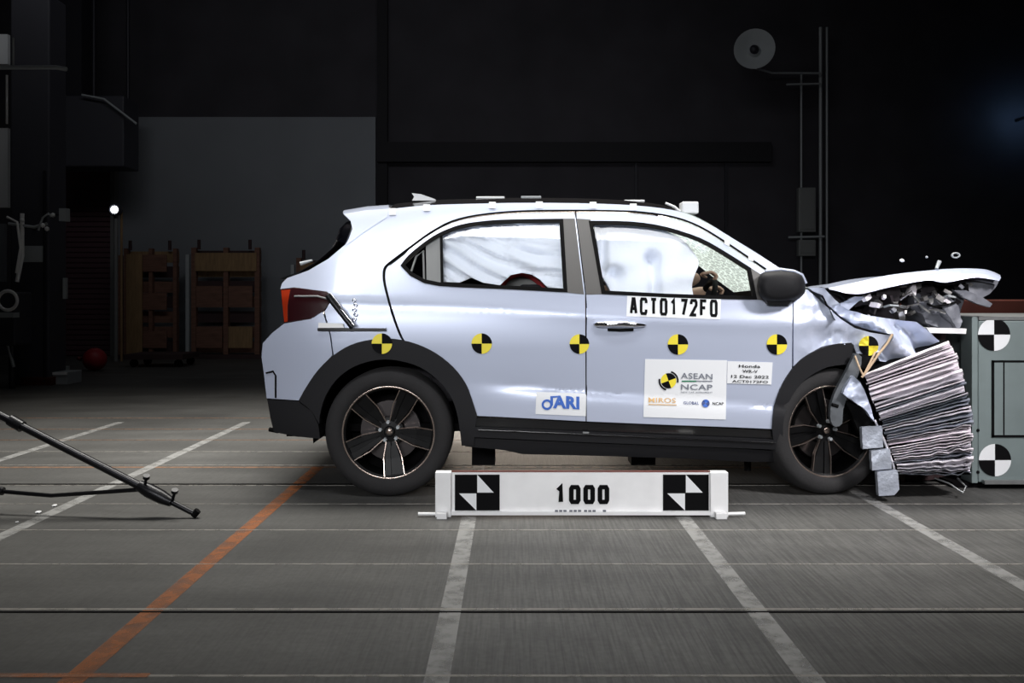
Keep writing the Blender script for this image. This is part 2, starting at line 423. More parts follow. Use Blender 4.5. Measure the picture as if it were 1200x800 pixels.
def panel(name, poly, m, parent, holes=(), off=0.0, step=0.035, lip=0.025, depth=None, far=False, smooth=True, **k):
    """sheet panel on the body side: outline in photo pixels, carried onto the curved side, with folded edges"""
    bm = B(); edges = []
    dfn = depth if depth else (lambda x, z: YC-side_w(x, z)-off)
    for pl in [poly]+list(holes):
        pl = dens(pl, 9)
        vs = []
        for p in pl:
            q = SP(p[0], p[1], off) if depth is None else None
            if q is None:
                Y = 4.7
                for _ in range(12):
                    x = (p[0]-600)*Y/FPX; z = CH-(p[1]-350)*Y/FPX; Y = 0.5*Y+0.5*dfn(x, z)
                q = Vector(((p[0]-600)*Y/FPX, Y, CH-(p[1]-350)*Y/FPX))
            vs.append(bm.verts.new((q.x, 0, q.z)))
        for i in range(len(vs)): edges.append(bm.edges.new((vs[i], vs[(i+1)%len(vs)])))
    bmesh.ops.triangle_fill(bm, edges=edges, use_beauty=True, use_dissolve=False, normal=(0, -1, 0))
    xs = [v.co.x for v in bm.verts]; zs = [v.co.z for v in bm.verts]
    for lo, hi, ax in ((min(xs), max(xs), 0), (min(zs), max(zs), 2)):
        n = int((hi-lo)/step)
        for i in range(1, n+1):
            c = [0, 0, 0]; c[ax] = lo+(hi-lo)*i/(n+1); nn = [0, 0, 0]; nn[ax] = 1
            bmesh.ops.bisect_plane(bm, geom=bm.verts[:]+bm.edges[:]+bm.faces[:], plane_co=c, plane_no=nn, dist=1e-5)
    for v in bm.verts: v.co.y = dfn(v.co.x, v.co.z)
    for f in bm.faces:
        f.normal_update()
        if f.normal.y > 0: f.normal_flip()
    if lip:
        be = [e for e in bm.edges if len(e.link_faces) == 1]
        for e in be: e.smooth = False
        r = bmesh.ops.extrude_edge_only(bm, edges=be)
        for g in r['geom']:
            if isinstance(g, bmesh.types.BMVert): g.co.y += lip
    if far:
        for v in bm.verts: v.co.y = 2*YC-v.co.y
        bmesh.ops.reverse_faces(bm, faces=bm.faces[:])
    return obj(name, bm, m, parent, smooth=smooth, recalc=False, **k)

# ------------------------------------------------------------------ the car
car = thing('car', 'silver blue hatchback with crushed front end and inflated airbags, stopped against the crash barrier', 'car', (0.0, YC, 0))
ARC = smooth_line([(350,469),(359,453),(373,433),(391,416),(411,404),(434,398),(462,397),(488,403),(511,414),(531,430),(546,450),(554,471),(559,487)], 3)
i477 = min(range(len(ARC)), key=lambda i: abs(ARC[i][0]-473)); i391 = min(range(len(ARC)), key=lambda i: abs(ARC[i][0]-391))
ROOFL = smooth_line([(456,245),(500,240.5),(560,238.5),(620,237.5),(700,238.5),(760,242),(800,249),(830,262),(860,280),(890,298.5),(918,317)], 3)
SHUT = smooth_line([(900,317),(880,303.5),(850,283.5),(820,265.5),(790,254.5),(750,248.5),(700,246.8),(640,246.8),(600,248),(560,252),(530,259),(505,272),(480,290),(460,305),(451.5,312.5),(449.5,321),(451,335),(459,365),(468,390),(473,399)], 3)
BACK = [(328.5,338.5),(330.5,332),(337,325.5),(350,321),(362,316.5),(385,303),(404,287)]
quarter = [(404,287),(428,270),(452,254)] + ROOFL + SHUT + ARC[i391:i477][::-1] + [(388,393),(380.5,365),(386,356),(392,349),(383,341.5),(345,336.5)] + BACK[:-1]
panel('rear_quarter_panel', quarter, 'paint', car, lip=0.035, step=0.02)
bump_out = [(333,379),(365,373.5),(378,365),(386.5,393),(389.5,416)] + ARC[:i391][::-1] + [(349,469),(312.5,466.5),(309.5,440),(306.5,418),(308,402),(319,390)]
panel('rear_bumper', bump_out, 'paint', car, lip=0.03)
lowb = [(313,468),(349,470.5),(366,482),(373,497),(375,514),(350,511.5),(321,506)]
panel('bumper_cladding', lowb, 'clad', car, off=0.004, lip=0.12)
tube('bumper_tie', [AT(316,503,4.72), AT(326,505,4.70)], 0.012, 'seal', car)
slot = tube('bumper_reflector', [SP(312,437,.003), SP(320,435,.003), SP(323,440,.003), SP(323,466,.003)], 0.005, 'seal', car)
INR = smooth_line([(541,522),(539,505),(535,482),(527,462),(512,444),(492,430),(470,423),(450,421),(430,424),(410,432),(393,446),(381,465),(375,485),(374,497)], 3)
panel('wheel_arch_trim', ARC + [(557,500),(555,523)] + INR + [(366,482)], 'clad', car, off=0.012, lip=0.05)
# doors
DLO_R = smooth_line([(470.5,311),(479,300),(497,285),(516,273),(540,264),(570,259.5),(600,258),(659,257)],3) + [(664,341.5),(600,338),(540,335.5),(515,334),(497,330.5),(481,322)]
DLO_F = smooth_line([(691,259.5),(740,260.5),(780,266.5),(820,279.5),(850,296),(880,315)],3) + [(886.5,350),(830,349),(780,347.3),(706,343.5)]
ish = [ (a+2.0 if i > 36 else a-0.5, b+ (2.4 if i <= 40 else 1.0)) for i, (a, b) in enumerate(SHUT)]
rd_top = [p for p in ish if p[0] < 672 and True]
rd = [(673,249)] + rd_top + ARC[i477+2:] + [(620,490),(686.3,493.5),(685.7,345),(674.9,257)]
panel('rear_door', rd, 'paint', car, holes=[DLO_R], lip=0.03, step=0.02)
fd_top = [p for p in ish if p[0] > 677]
fd = fd_top[::1]
fd = [(899,322)] + fd + [(675.8,249),(675.8,257),(687.0,345),(687.6,493.6),(780,497.5),(860,500.5),(905.5,502.5),(908,480),(913,462),(921,445),(928,435),(928.8,352),(926,346),(912,334)]
panel('front_door', fd, 'paint', car, holes=[DLO_F], lip=0.03, step=0.02)
tube('door_gap_seal', [SP(a, b, -0.001) for a, b in SHUT], 0.0058, 'seal', car, seg=6)
tube('door_gap_seal', [SP(a, b, -0.003) for a, b in smooth_line([(675.3,248),(675.4,257),(686.4,345),(687,400),(687,493)], 4)], 0.0038, 'seal', car, seg=6)
# pillars, seals, glass
panel('pillar_film', [(658,256),(673.6,256),(684.4,344.8),(663,342.5)], 'pillar', car, off=0.003, lip=0.012)
panel('pillar_film', [(675.9,256),(692,257),(707,344.5),(687.2,345)], 'pillar', car, off=0.003, lip=0.012)
for dlo in (DLO_R, DLO_F):
    panel('window_seal', inset(dlo, -1.0), 'seal', car, holes=[inset(dlo, 3.4)], off=0.005, lip=0.03, step=0.08)
panel('quarter_window_frame', [(499,285.5),(516,275),(517,334),(500,331)], 'greytrim', car, off=-0.004, lip=0.02)
panel('window_divider', [(515.3,274),(518.3,273),(519.5,334),(516.5,334)], 'seal', car, off=0.002, lip=0.02)
panel('quarter_glass', [(474,311),(499,287),(499,330),(484,322)], 'darkglass', car, off=-0.012, lip=0)
tube('quarter_glass_frame', [SP(482,318,-.008), SP(488,300,-.008), SP(496,294,-.008), SP(497,328,-.008)], 0.006, 'greytrim', car)
panel('rear_door_glass', inset([p for p in DLO_R if p[0] >= 515], 1.5), 'glass', car, off=-0.012, lip=0)
panel('front_door_glass', inset(DLO_F, 1.5), 'glass', car, off=-0.012, lip=0)
panel('mirror_sail', [(880,314),(892,321.5),(908,334),(908,353),(887.5,351)], 'pillar', car, off=0.006, lip=0.03)
# fender, crumpled
def crease(x, z, amp, f=7.0, seed=0.0):
    v = Vector((x*f, seed, z*f))
    return amp*(abs(noise.noise(v)) + 0.5*abs(noise.noise(v*2.3)) - 0.3)
def fender_depth(x, z):
    k = sst(1.45, 1.75, x)
    d = crease(x, z, 0.07, 6.5, 3.1)*k
    return YC-side_w(min(x, 1.6), z)+d+0.02*k
FA = smooth_line([(1000,403),(975,405),(950,415),(932,429),(930,431)], 3)
fend = [(930.0,352),(946,339),(953,345),(968,358.5),(985,373.5),(1002,384.5),(1020,389.5),(1044,393),(1036,403),(1030,412),(1022,416),(1004,414)] + FA
panel('front_fender', fend, 'crump', car, depth=fender_depth, step=0.022, lip=0.04)
def upper_depth(x, z):
    k = sst(1.55, 1.8, x)
    return 4.62+0.10*(1-k)+crease(x, z, 0.10, 7.5, 8.3)*k+0.06*math.sin(26*(x+z))*sst(1.85, 2.0, x)
uf = [(947,337),(966,337),(975,347),(985,357.5),(997,364),(1020,370),(1058,375.5),(1074,377),(1085,385),(1101,400),(1088,405),(1074,411),(1060,418),(1045,425),(1031,423),(1028,416),(1038,404),(1047,392),(1020,386.5),(1002,381.5),(985,370.5),(968,355.5),(955,343)]
panel('fender_flange', uf, 'crump', car, depth=upper_depth, step=0.018, lip=0.09)
FO = smooth_line([(905,503),(907,480),(912,462),(920,445),(932,428),(950,414),(975,404),(998,401.5)], 3)
panel('wheel_arch_trim', FO + [(1004,411),(1008,428),(998,430)] + smooth_line([(990,427),(970,430),(950,440),(934,455),(923,475),(918,495),(917,520),(914,541)], 3) + [(908,530)], 'clad', car, off=0.012, lip=0.06)
# sill
panel('side_sill', [(556,489),(620,491.5),(686,495),(780,499),(860,502),(907,504),(910,514),(860,512),(686,505),(556,499)], 'gloss', car, off=-0.008, lip=0.03)
panel('sill_cladding', [(554,500),(686,506),(860,513),(911,515.5),(914,527),(860,524.5),(686,518),(553,512)], 'clad', car, off=0.012, lip=0.03)
panel('sill_cladding', [(552,513),(686,519),(860,525.5),(914,528.5),(916,541),(880,541),(800,537),(700,534),(612,532),(590,527),(545,523)], 'clad', car, off=-0.002, lip=0.15)
tube('sill_strip', [SP(a, b, 0.016) for a, b in ((560,503.5),(620,506),(686,509),(780,513),(860,516.5),(908,518.5))], 0.005, 'chrome' if False else 'gloss', car)
tube('sill_plug', [SP(683,507,.02), SP(690,507,.02)], 0.006, 'greytrim', car)
# far side
quarter_far = [(404,287),(428,270),(452,254)] + ROOFL + [(929,340),(950,345),(1000,384),(1040,392),(1030,414),(1000,404)] + FO[::-1] + [(905,520),(545,523),(559,487)] + ARC[::-1] + [(313,467),(306.5,418),(308,402),(328,380)] + BACK[:-1]
panel('far_side_panel', quarter_far, 'paint', car, holes=[inset(DLO_R, 1), inset(DLO_F, 1)], lip=0.04, far=True, step=0.06)
panel('far_window_glass', inset(DLO_R, 0), 'darkglass', car, off=-0.01, lip=0, far=True, step=0.1)
panel('far_window_glass', inset(DLO_F, 0), 'darkglass', car, off=-0.01, lip=0, far=True, step=0.1)

panel('tail_lamp', [(329,339),(345,337),(383,342),(391,349),(385.5,355.5),(379.5,363.5),(365,372.5),(333,378)], 'lampred', car, off=0.004, lip=0.04, far=True)
panel('wheel_arch_trim', ARC + [(557,500),(555,523)] + INR + [(366,482)], 'clad', car, off=0.012, lip=0.05, far=True, step=0.06)
panel('side_sill', [(554,489),(686,495),(907,504),(916,541),(800,537),(590,527),(545,523)], 'clad', car, off=0.01, lip=0.1, far=True, step=0.08)
# roof, windscreen, rear end
def cross(p, n, crown, bulge, pw=2.0):
    w = YC-p.y; return [Vector((p.x+bulge*(1-abs(t)**pw), YC-w*t, p.z+crown*(1-t*t))) for t in [1-2*i/n for i in range(n+1)]]
RL = [SP(a, b+0.6) for a, b in ROOFL]
ir = min(range(len(ROOFL)), key=lambda i: abs(ROOFL[i][0]-800))
loft('roof', [cross(p, 20, 0.085, 0.0) for p in RL[:ir+1]], 'roof', car)
WS = RL[ir:] + [RL[-1]+Vector((0.07,-0.005,-0.05)), RL[-1]+Vector((0.14,-0.01,-0.10))]
loft('windscreen', [cross(p, 20, 0.085*(1-0.75*i/(len(WS)-1)), 0.02+0.10*i/(len(WS)-1)) for i, p in enumerate(WS)], 'screen', car)
cow = WS[-1]
loft('cowl', [cross(cow+Vector((dx, dy, dz)), 12, 0.02, 0.12) for dx, dy, dz in ((0,-0.01,-0.002),(0.05,-0.05,-0.03),(0.10,-0.09,-0.16))], 'dark', car)
bk = [SP(a, b) for a, b in smooth_line(BACK[::-1], 3)]
loft('rear_window', [cross(p, 20, 0.0, -0.105*(1-0.2*i/len(bk)), 10) for i, p in enumerate([SP(420,258), SP(412,266), SP(408,277)]+bk[:13])], 'darkglass', car)
loft('tailgate', [cross(p, 20, 0.0, -0.08, 2.0) for p in bk[12:] + [SP(330,350), SP(332,378), SP(319,390)]], 'paint', car)
loft('bumper_face', [cross(SP(a, b), 20, 0.0, -0.07, 2.0) for a, b in ((319,390),(308,402),(306.5,418),(309.5,440),(312.5,466))], 'paint', car)
loft('bumper_lower_face', [cross(SP(a, b), 20, 0.0, -0.07, 2.0) for a, b in ((313,467),(317,490),(321,506),(350,512))], 'clad', car)
wash = tube('wiper_arm', [AT(352,309,5.0), AT(366,305,5.0)], [0.012, 0.006], 'lightgrey', car)
# spoiler
bm = B(); rows = []
for t in [1-2*i/16 for i in range(17)]:
    row = []
    for a, b in ((402.5,250.5),(430,246),(457,244),(453.5,254.5),(428,271),(404.5,288),(409,279),(413,268),(411,259)):
        p = SP(a, b, 0.002); w = YC-p.y
        row.append(Vector((p.x-0.05*(1-abs(t)**3), YC-w*t, p.z+0.075*(1-t*t)*(0.9 if b < 252 else 0.45))))
    rows.append(row)
sp = loft('rear_spoiler', rows, 'paint', car, closed=True)
panel('spoiler_end', [(402.5,250.5),(430,246),(457,244),(453.5,254.5),(428,271),(404.5,288),(409,279),(413,268),(411,259)], 'paint', car, off=0.002, lip=0.01)
# tail lamp wraps the corner
tl = panel('tail_lamp', [(329,339),(345,337),(383,342),(391,349),(385.5,355.5),(379.5,363.5),(365,372.5),(333,378)], 'lampred', car, off=0.003, lip=0.04)
panel('lamp_reflector', [(329.5,340),(340,339),(337,358),(337,376.5),(333,377.5)], 'lamporange', tl, off=0.008, lip=0.02)
tube('lamp_strip', [SP(345,347,.008), SP(372,347,.008), SP(383,350,.008)], 0.005, 'greytrim', tl)
# bent bracket hanging from the tail lamp
br = tube('bent_bracket', [SP(384,346,.03), SP(398,364,.03), SP(413,383,.03)], 0.017, 'standblack', car, seg=8)
tube('bracket_edge', [SP(387,344,.05), SP(401,363,.05), SP(415,381,.05)], 0.006, 'chrome', br)
panel('bracket_foot', [(372,384),(452,384.5),(452,387.5),(372,387.5)], 'standblack', br, off=0.02, lip=0.03)
panel('bracket_label', [(373,378),(402,379),(403,384),(373,384)], 'boardwhite', br, off=0.014, lip=0.01)
bm = B()
for i in range(5):
    p = SP(415+1.5*(i % 2), 352+5.5*i, 0.012)
    add_lathe(bm, [(0.008+0.0025*math.cos(2*PI*j/6), 0.0025*math.sin(2*PI*j/6)) for j in range(7)], 'Y', p, 10)
obj('bracket_chain', bm, 'chrome', br, smooth=True)

# mirror
bm = B()
ml = smooth_line([(887,336),(891,321),(906,317.5),(928,318.5),(940,323),(944,335),(941,346),(927,352.5),(905,354),(892,349),(887,336)], 3)[:-1]
rows = []
for off, sc in ((0.02, 0.80), (0.05, 0.97), (0.10, 1.0), (0.15, 0.97), (0.19, 0.84), (0.205, 0.6)):
    cx, cy = 916, 336; Y = 4.665-off
    rows.append([AT(cx+(a-cx)*sc, cy+(b-cy)*sc, Y) for a, b in ml])
vs = [[bm.verts.new(p) for p in r] for r in rows]
for a, b in zip(vs, vs[1:]):
    for i in range(len(a)): bm.faces.new((a[i], a[(i+1)%len(a)], b[(i+1)%len(a)], b[i]))
bm.faces.new(vs[0]); bm.faces.new(vs[-1][::-1])
mi = obj('door_mirror', bm, 'clad', car, smooth=True)
tube('mirror_cap_edge', [AT(a, b, 4.55) for a, b in ((897,317.5),(915,315.5),(930,317.5),(940,322),(944.5,332))], 0.008, 'paint', mi)
prism('mirror_foot', [(AT(893,0,4.6).x, AT(0,352,4.6).z), (AT(922,0,4.6).x, AT(0,352,4.6).z), (AT(918,0,4.6).x, AT(0,357,4.6).z), (AT(896,0,4.6).x, AT(0,357,4.6).z)], 'Y', 4.52, 4.62, 'clad', mi)

# handle
hd = panel('door_handle_cup', smooth_line([(709,382),(716,376),(727,372.5),(738,374),(748,380),(740,387),(727,391),(716,388),(709,382)],3)[:-1], 'crump', car, off=0.0015, lip=0.006)
tube('door_handle', [SP(a, b, o) for a, b, o in ((696,380,.006),(700,380,.02),(712,380,.036),(726,379.5,.04),(742,380.5,.034),(754,381,.014),(757,381,.004))], [0.006,0.014,0.016,0.016,0.014,0.010,0.005], 'chrome', car)
tube('handle_button', [SP(710,380,.05), SP(710,380,.056)], 0.006, 'seal', car)
tube('handle_shade', [SP(a, b, o) for a, b, o in ((712,386,.012),(726,386.5,.02),(742,386,.012))], 0.008, 'seal', car)

# ------------------------------------------------------------------ wheels
def wheel_protos():
    R = 0.3375
    bm = B()   # rim barrel and lip
    add_lathe(bm, [(0.232,0.10),(0.222,0.04),(0.226,-0.085),(0.243,-0.094),(0.246,-0.088),(0.240,-0.06),(0.238,0.10)], 'Y', seg=56)
    w = obj('wheel', bm, 'rim', car, smooth=True, angle=0.7); w.location = (0, 0, 0); 
    # keep origin at the hub
    me = w.data; me.transform(Matrix.Translation(WO[w])); WO[w] = Vector((0, 0, 0))
    def sub(name, bm, m, **k):
        o = obj(name, bm, m, w, **k); return o
    bm = B()
    add_lathe(bm, [(0.238,-0.088),(0.252,-0.104),(0.272,-0.112),(0.300,-0.111),(0.318,-0.102),(0.331,-0.085),(R,-0.06),(R,0.06),(0.331,0.09),(0.318,0.105),(0.28,0.112),(0.238,0.10)], 'Y', seg=72)
    sub('tire', bm, 'tire', smooth=True, angle=0.6)
    bm = B(); add_lathe(bm, [(0.236,-0.0925),(0.243,-0.0965),(0.2465,-0.0925)], 'Y', seg=72); sub('rim_lip', bm, 'machined', smooth=True)
    bm = B(); add_lathe(bm, [(0,-0.005),(0.16,-0.005),(0.165,0.012),(0.16,0.02),(0.07,0.02)], 'Y', seg=40); sub('brake_disc', bm, 'disc', smooth=True, angle=0.5)
    bm = B(); add_lathe(bm, [(0,0.08),(0.235,0.08)], 'Y', seg=30); sub('wheel_back', bm, 'dark', smooth=True)
    for k in range(5):
        a = math.radians(-10+72*k)
        bm = B()
        for s in (-1, 1):   # forked spoke: two arms, each with a machined outer edge
            d0, d1 = math.radians(13)*s, math.radians(11)*s
            def pt(r, da, y): return Vector((r*math.cos(a+da), y, r*math.sin(a+da)))
            R0, R1 = 0.055, 0.232
            def arm(da0, da1, w0, w1, y0, y1, th, mi):
                q = []
                for r, da, ww, y in ((R0, da0, w0, y0), ((R0+R1)/2, (da0+da1)/2*1.0, (w0+w1)/2, (y0*0.6+y1*0.4)), (R1, da1, w1, y1)):
                    p = pt(r, da, y); tn = Vector((-math.sin(a+da), 0, math.cos(a+da)))
                    q.append([bm.verts.new(p+tn*ww), bm.verts.new(p-tn*ww), bm.verts.new(p-tn*ww+Vector((0,th,0))), bm.verts.new(p+tn*ww+Vector((0,th,0)))])
                for A_, B_ in zip(q, q[1:]):
                    for i in range(4): bm.faces.new((A_[i], A_[(i+1)%4], B_[(i+1)%4], B_[i])).material_index = mi
                bm.faces.new(q[0]).material_index = mi; bm.faces.new(q[-1][::-1]).material_index = mi
            arm(math.radians(12)*s, math.radians(8.5)*s, 0.009, 0.017, -0.050, -0.086, 0.03, 0)
            arm(math.radians(26)*s, math.radians(13.2)*s, 0.0022, 0.0024, -0.052, -0.0885, 0.02, 1)
        arm(0, 0, 0.012, 0.03, -0.042, -0.074, 0.02, 0)
        sub('spoke', bm, ['rim', 'machined'])
    bm = B(); add_lathe(bm, [(0,-0.058),(0.024,-0.058),(0.03,-0.05),(0.075,-0.046),(0.08,-0.0),(0.0,0.0)], 'Y', seg=30); sub('hub', bm, 'rim', smooth=True, angle=0.4)
    bm = B(); add_lathe(bm, [(0.0,-0.0605),(0.015,-0.060),(0.019,-0.056)], 'Y', seg=16); sub('hub_cap', bm, 'machined', smooth=True)
    for k in range(5):
        a = math.radians(26+72*k); c = (0.05*math.cos(a), 0, 0.05*math.sin(a))
        bm = B(); add_lathe(bm, [(0,-0.066),(0.009,-0.066),(0.012,-0.045)], 'Y', c, 6); sub('lug_nut', bm, 'lightgrey')
    return w
wp = wheel_protos()
WY = 4.56+0.112
rc = AT(454.5, 0, 4.56); wr = Vector((rc.x, WY, 0.3375)); fx = AT(971, 0, 4.60).x
wp.location = wr - WO[car]; WO[wp] = wr
w2 = copy_tree(wp, car, Vector((fx, WY+0.04, 0.3375))-WO[car], (0, math.radians(20), math.radians(11)))
copy_tree(wp, car, Vector((wr.x, 2*YC-WY, 0.3375))-WO[car], (0, 0, PI))
copy_tree(wp, car, Vector((fx+0.08, 2*YC-WY, 0.3375))-WO[car], (0, 0, PI))
# wheel-well liners
for cx, r, nm in ((wr.x, 0.40, 'r'), (fx-0.01, 0.385, 'f')):
    bm = B(); add_lathe(bm, [(r, 4.585), (r, 5.05), (0.05, 5.05)], 'Y', (cx, 0, 0.34), 24, 0, -0.15, PI+0.15)
    obj('wheel_well_liner', bm, 'dark', car, smooth=True, angle=0.5)
    bm = B(); add_lathe(bm, [(r, 2*YC-4.63), (r, 2*YC-5.05), (0.05, 2*YC-5.05)], 'Y', (cx, 0, 0.34), 24, 0, -0.15, PI+0.15)
    obj('wheel_well_liner', bm, 'dark', car, smooth=True, angle=0.5)

# underbody, cabin
add = B(); add_box(add, (-0.24, 4.75, 0.235), (1.05, 6.09, 0.33)); add_box(add, (-1.2, 5.06, 0.28), (1.95, 5.78, 0.42)); add_box(add, (-1.28, 4.95, 0.26), (-1.0, 5.9, 0.5))
obj('underbody', add, 'dark', car)
for a, b in ((553, 580), (740, 768)):
    p, q = AT(a, 524, 4.95), AT(b, 545, 4.95)
    box('jacking_block', (p.x, 4.95, q.z), (q.x, 5.1, p.z+0.06), 'seal', car)
tube('exhaust_stub', [AT(876,538,4.9), AT(876,551,4.9)], 0.02, 'seal', car)
box('cabin_floor', (-1.2, 4.68, 0.33), (1.35, 6.16, 0.37), 'dark', car)
box('dashboard', (1.22, 4.72, 0.55), (1.55, 6.12, 0.99), 'seat', car, bev=0.05)
box('parcel_shelf', (-1.15, 4.78, 0.82), (-0.75, 6.06, 0.86), 'dark', car)
box('bulkhead', (1.5, 4.75, 0.3), (1.56, 6.09, 0.95), 'dark', car)
bm = B(); c = Vector((1.10, 5.06, 0.98)); t = bmesh.new()
add_lathe(t, [(0.18+0.016*math.cos(2*PI*j/8), 0.016*math.sin(2*PI*j/8)) for j in range(9)], 'X', seg=28)
add_tube(t, [(0,-0.18,0),(0.02,0,0),(0,0.18,0)], 0.014, 6); add_tube(t, [(0.02,0,0),(0.02,0,-0.18)], 0.014, 6)
merge(bm, t, 0, Matrix.Translation(c) @ Matrix.Rotation(math.radians(22), 4, 'Y'))
obj('steering_wheel', bm, 'seal', car, smooth=True, angle=0.8)
def seat_mesh(name, x, y, w, top, par):
    prof = [(x, 0.45), (x+0.5, 0.50), (x+0.52, 0.62), (x+0.12, 0.60), (x-0.06, top), (x-0.18, top), (x-0.1, 0.5)]
    return prism(name, prof, 'Y', y-w/2, y+w/2, 'seat', par, bev=0.02)
seat_mesh('front_seat', 0.22, 5.06, 0.46, 1.12, car); seat_mesh('front_seat', 0.22, 5.80, 0.46, 1.12, car)
box('seat_headrest', (0.02, 4.95, 1.14), (0.12, 5.17, 1.30), 'seat', car, bev=0.03); box('seat_headrest', (0.02, 5.69, 1.14), (0.12, 5.91, 1.30), 'seat', car, bev=0.03)
seat_mesh('rear_seat', -0.55, 5.42, 1.22, 1.06, car)
# child seat with red edge
cs = thing('child_seat', 'red-edged dark seat shell showing under the rear curtain airbag', 'child seat', (0.04, 4.98, 0.6))
arcp = smooth_line([(588,340),(592,330),(600,324),(612,322),(624,326),(634,334),(640,341)], 3)
tube('red_edge', [AT(a, b, 4.86) for a, b in arcp], 0.012, 'redtrim', cs)
bm = B(); f = bm.faces.new([bm.verts.new(AT(a, b+1, 4.87)) for a, b in arcp]+[bm.verts.new(AT(636,420,4.87)), bm.verts.new(AT(592,420,4.87))])
r = bmesh.ops.extrude_face_region(bm, geom=[f]); bmesh.ops.translate(bm, verts=[g for g in r['geom'] if isinstance(g, bmesh.types.BMVert)], vec=(0, 0.3, 0)); 
obj('seat_shell', bm, 'pillar', cs)
bm = B(); add_box(bm, (-0.04, 4.87, 0.60), (0.25, 5.17, 0.75), 0, 0.03); obj('seat_base', bm, 'seat', cs)

# airbags
def rear_bag(x, z):
    base = YC-side_w(x, z)+0.055
    u = (x+0.35)/0.6; v = (z-1.05)/0.35
    q = 0.85*v+0.55*u+0.12*math.sin(3*u)
    f = 0.017*math.sin(24*q+2.5*noise.noise(Vector((x*4, 0, z*4))))+0.045*abs(noise.noise(Vector((x*4+9, 1, q*15))))
    return base+f+0.02*noise.noise(Vector((x*3, 7, z*5)))
rb = [(519,340),(519,278),(540,267),(572,262.5),(600,261),(657,261),(660,338),(640,334),(630,330),(600,338),(585,335),(570,332),(540,326),(525,322)]
rb = [(517,276),(540,265),(572,261),(600,259),(657,259),(663,342),(645,339),(640,335),(633,327.5),(623,321.5),(611,319.5),(599,322),(591,329),(586,334),(566,331),(552,325),(538,331),(517,330)]
panel('curtain_airbag', rb, 'cloth', car, depth=rear_bag, step=0.011, lip=0.06)
def dim(x, z, px, py, r):
    p = SP(px, py); return math.exp(-((x-p.x)**2+(z-p.z)**2)/(r*r))
SEAMP = SP(768, 325)
def front_bag(x, z):
    base = YC-side_w(x, z)+0.05
    f = 0.09*dim(x, z, 722, 322, 0.042)+0.09*dim(x, z, 766, 302, 0.035)
    d = x-SEAMP.x
    f += 0.065*math.exp(-(d/0.03)**2)*sst(1.32, 1.2, z)*(1.0 if d > 0 else 0.8)
    f += 0.03*1.6*math.exp(-((x-SP(708,300).x)/0.02)**2)
    f += 0.01*noise.noise(Vector((x*7, 2, z*7)))+0.025*sst(0.75, 1.1, x)
    f += 0.05*sst(1.36, 1.47, z)+0.03*noise.noise(Vector((x*5+3, 5, z*9)))
    return base+f
fb = smooth_line([(697,264),(720,263),(750,265),(778,270),(800,281),(813,296),(819,308),(814,322),(811,335),(813,349)],3)+[(780,349),(718,347),(714,338),(705,322)]
panel('curtain_airbag', fb, 'cloth', car, depth=front_bag, step=0.012, lip=0.08)

# crash-test dummy in the driver seat
def skinned(name, joints, edges, m, parent, root=0, sub=2):
    me = bpy.data.meshes.new(name); me.from_pydata([j[0] for j in joints], edges, []); me.update()
    o = bpy.data.objects.new(name, me); COL.objects.link(o)
    o.modifiers.new('skin', 'SKIN')
    for i, j in enumerate(joints): me.skin_vertices[0].data[i].radius = (j[1], j[1]); me.skin_vertices[0].data[i].use_root = (i == root)
    s = o.modifiers.new('sub', 'SUBSURF'); s.levels = s.render_levels = sub
    dg = bpy.context.evaluated_depsgraph_get(); me2 = bpy.data.meshes.new_from_object(o.evaluated_get(dg))
    bpy.data.objects.remove(o); bm = B(); bm.from_mesh(me2); bpy.data.meshes.remove(me2)
    return obj(name, bm, m, parent, smooth=True, recalc=False)
dy = 5.06
dm = thing('crash_test_dummy', 'tan crash-test dummy belted behind the front airbag, hands on the steering wheel', 'dummy', (0.45, dy, 0.6))
J = [((0.42,dy,0.66),.12),((0.40,dy,0.85),.13),((0.42,dy,1.03),.13),((0.46,dy,1.15),.06),((0.50,dy,1.22),.055),((0.53,dy,1.30),.085),((0.54,dy,1.38),.075),
     ((0.46,dy-.17,1.08),.06),((0.72,dy-.22,1.0),.05),((0.96,dy-.16,1.12),.044),((1.06,dy-.13,1.17),.034),
     ((0.46,dy+.17,1.08),.06),((0.74,dy+.20,0.95),.046),((1.04,dy+.15,1.06),.04),((1.16,dy+.14,1.09),.032),
     ((0.62,dy-.10,0.66),.08),((0.95,dy-.12,0.70),.06),((1.12,dy-.12,0.44),.045),
     ((0.62,dy+.10,0.66),.08),((0.95,dy+.12,0.70),.06),((1.12,dy+.12,0.44),.045)]
E = [(0,1),(1,2),(2,3),(3,4),(4,5),(5,6),(2,7),(7,8),(8,9),(9,10),(2,11),(11,12),(12,13),(13,14),(0,15),(15,16),(16,17),(0,18),(18,19),(19,20)]
skinned('body', J, E, 'skin', dm)
for s, hx, hz in ((-1, 1.08, 1.18), (1, 1.18, 1.10)):
    yy = dy+s*0.135
    for k in range(4):
        o = -0.024+0.016*k
        skinned('finger', [((hx-.01,yy+o*.8,hz),.010),((hx+.045,yy+o,hz+.012),.009),((hx+.075,yy+o,hz-.012),.008),((hx+.062,yy+o,hz-.035),.007)], [(0,1),(1,2),(2,3)], 'skin', dm, sub=1)
    skinned('thumb', [((hx-.01,yy-.02*s,hz),.011),((hx+.01,yy-.045*s,hz-.01),.009),((hx+.035,yy-.05*s,hz-.02),.008)], [(0,1),(1,2)], 'skin', dm, sub=1)

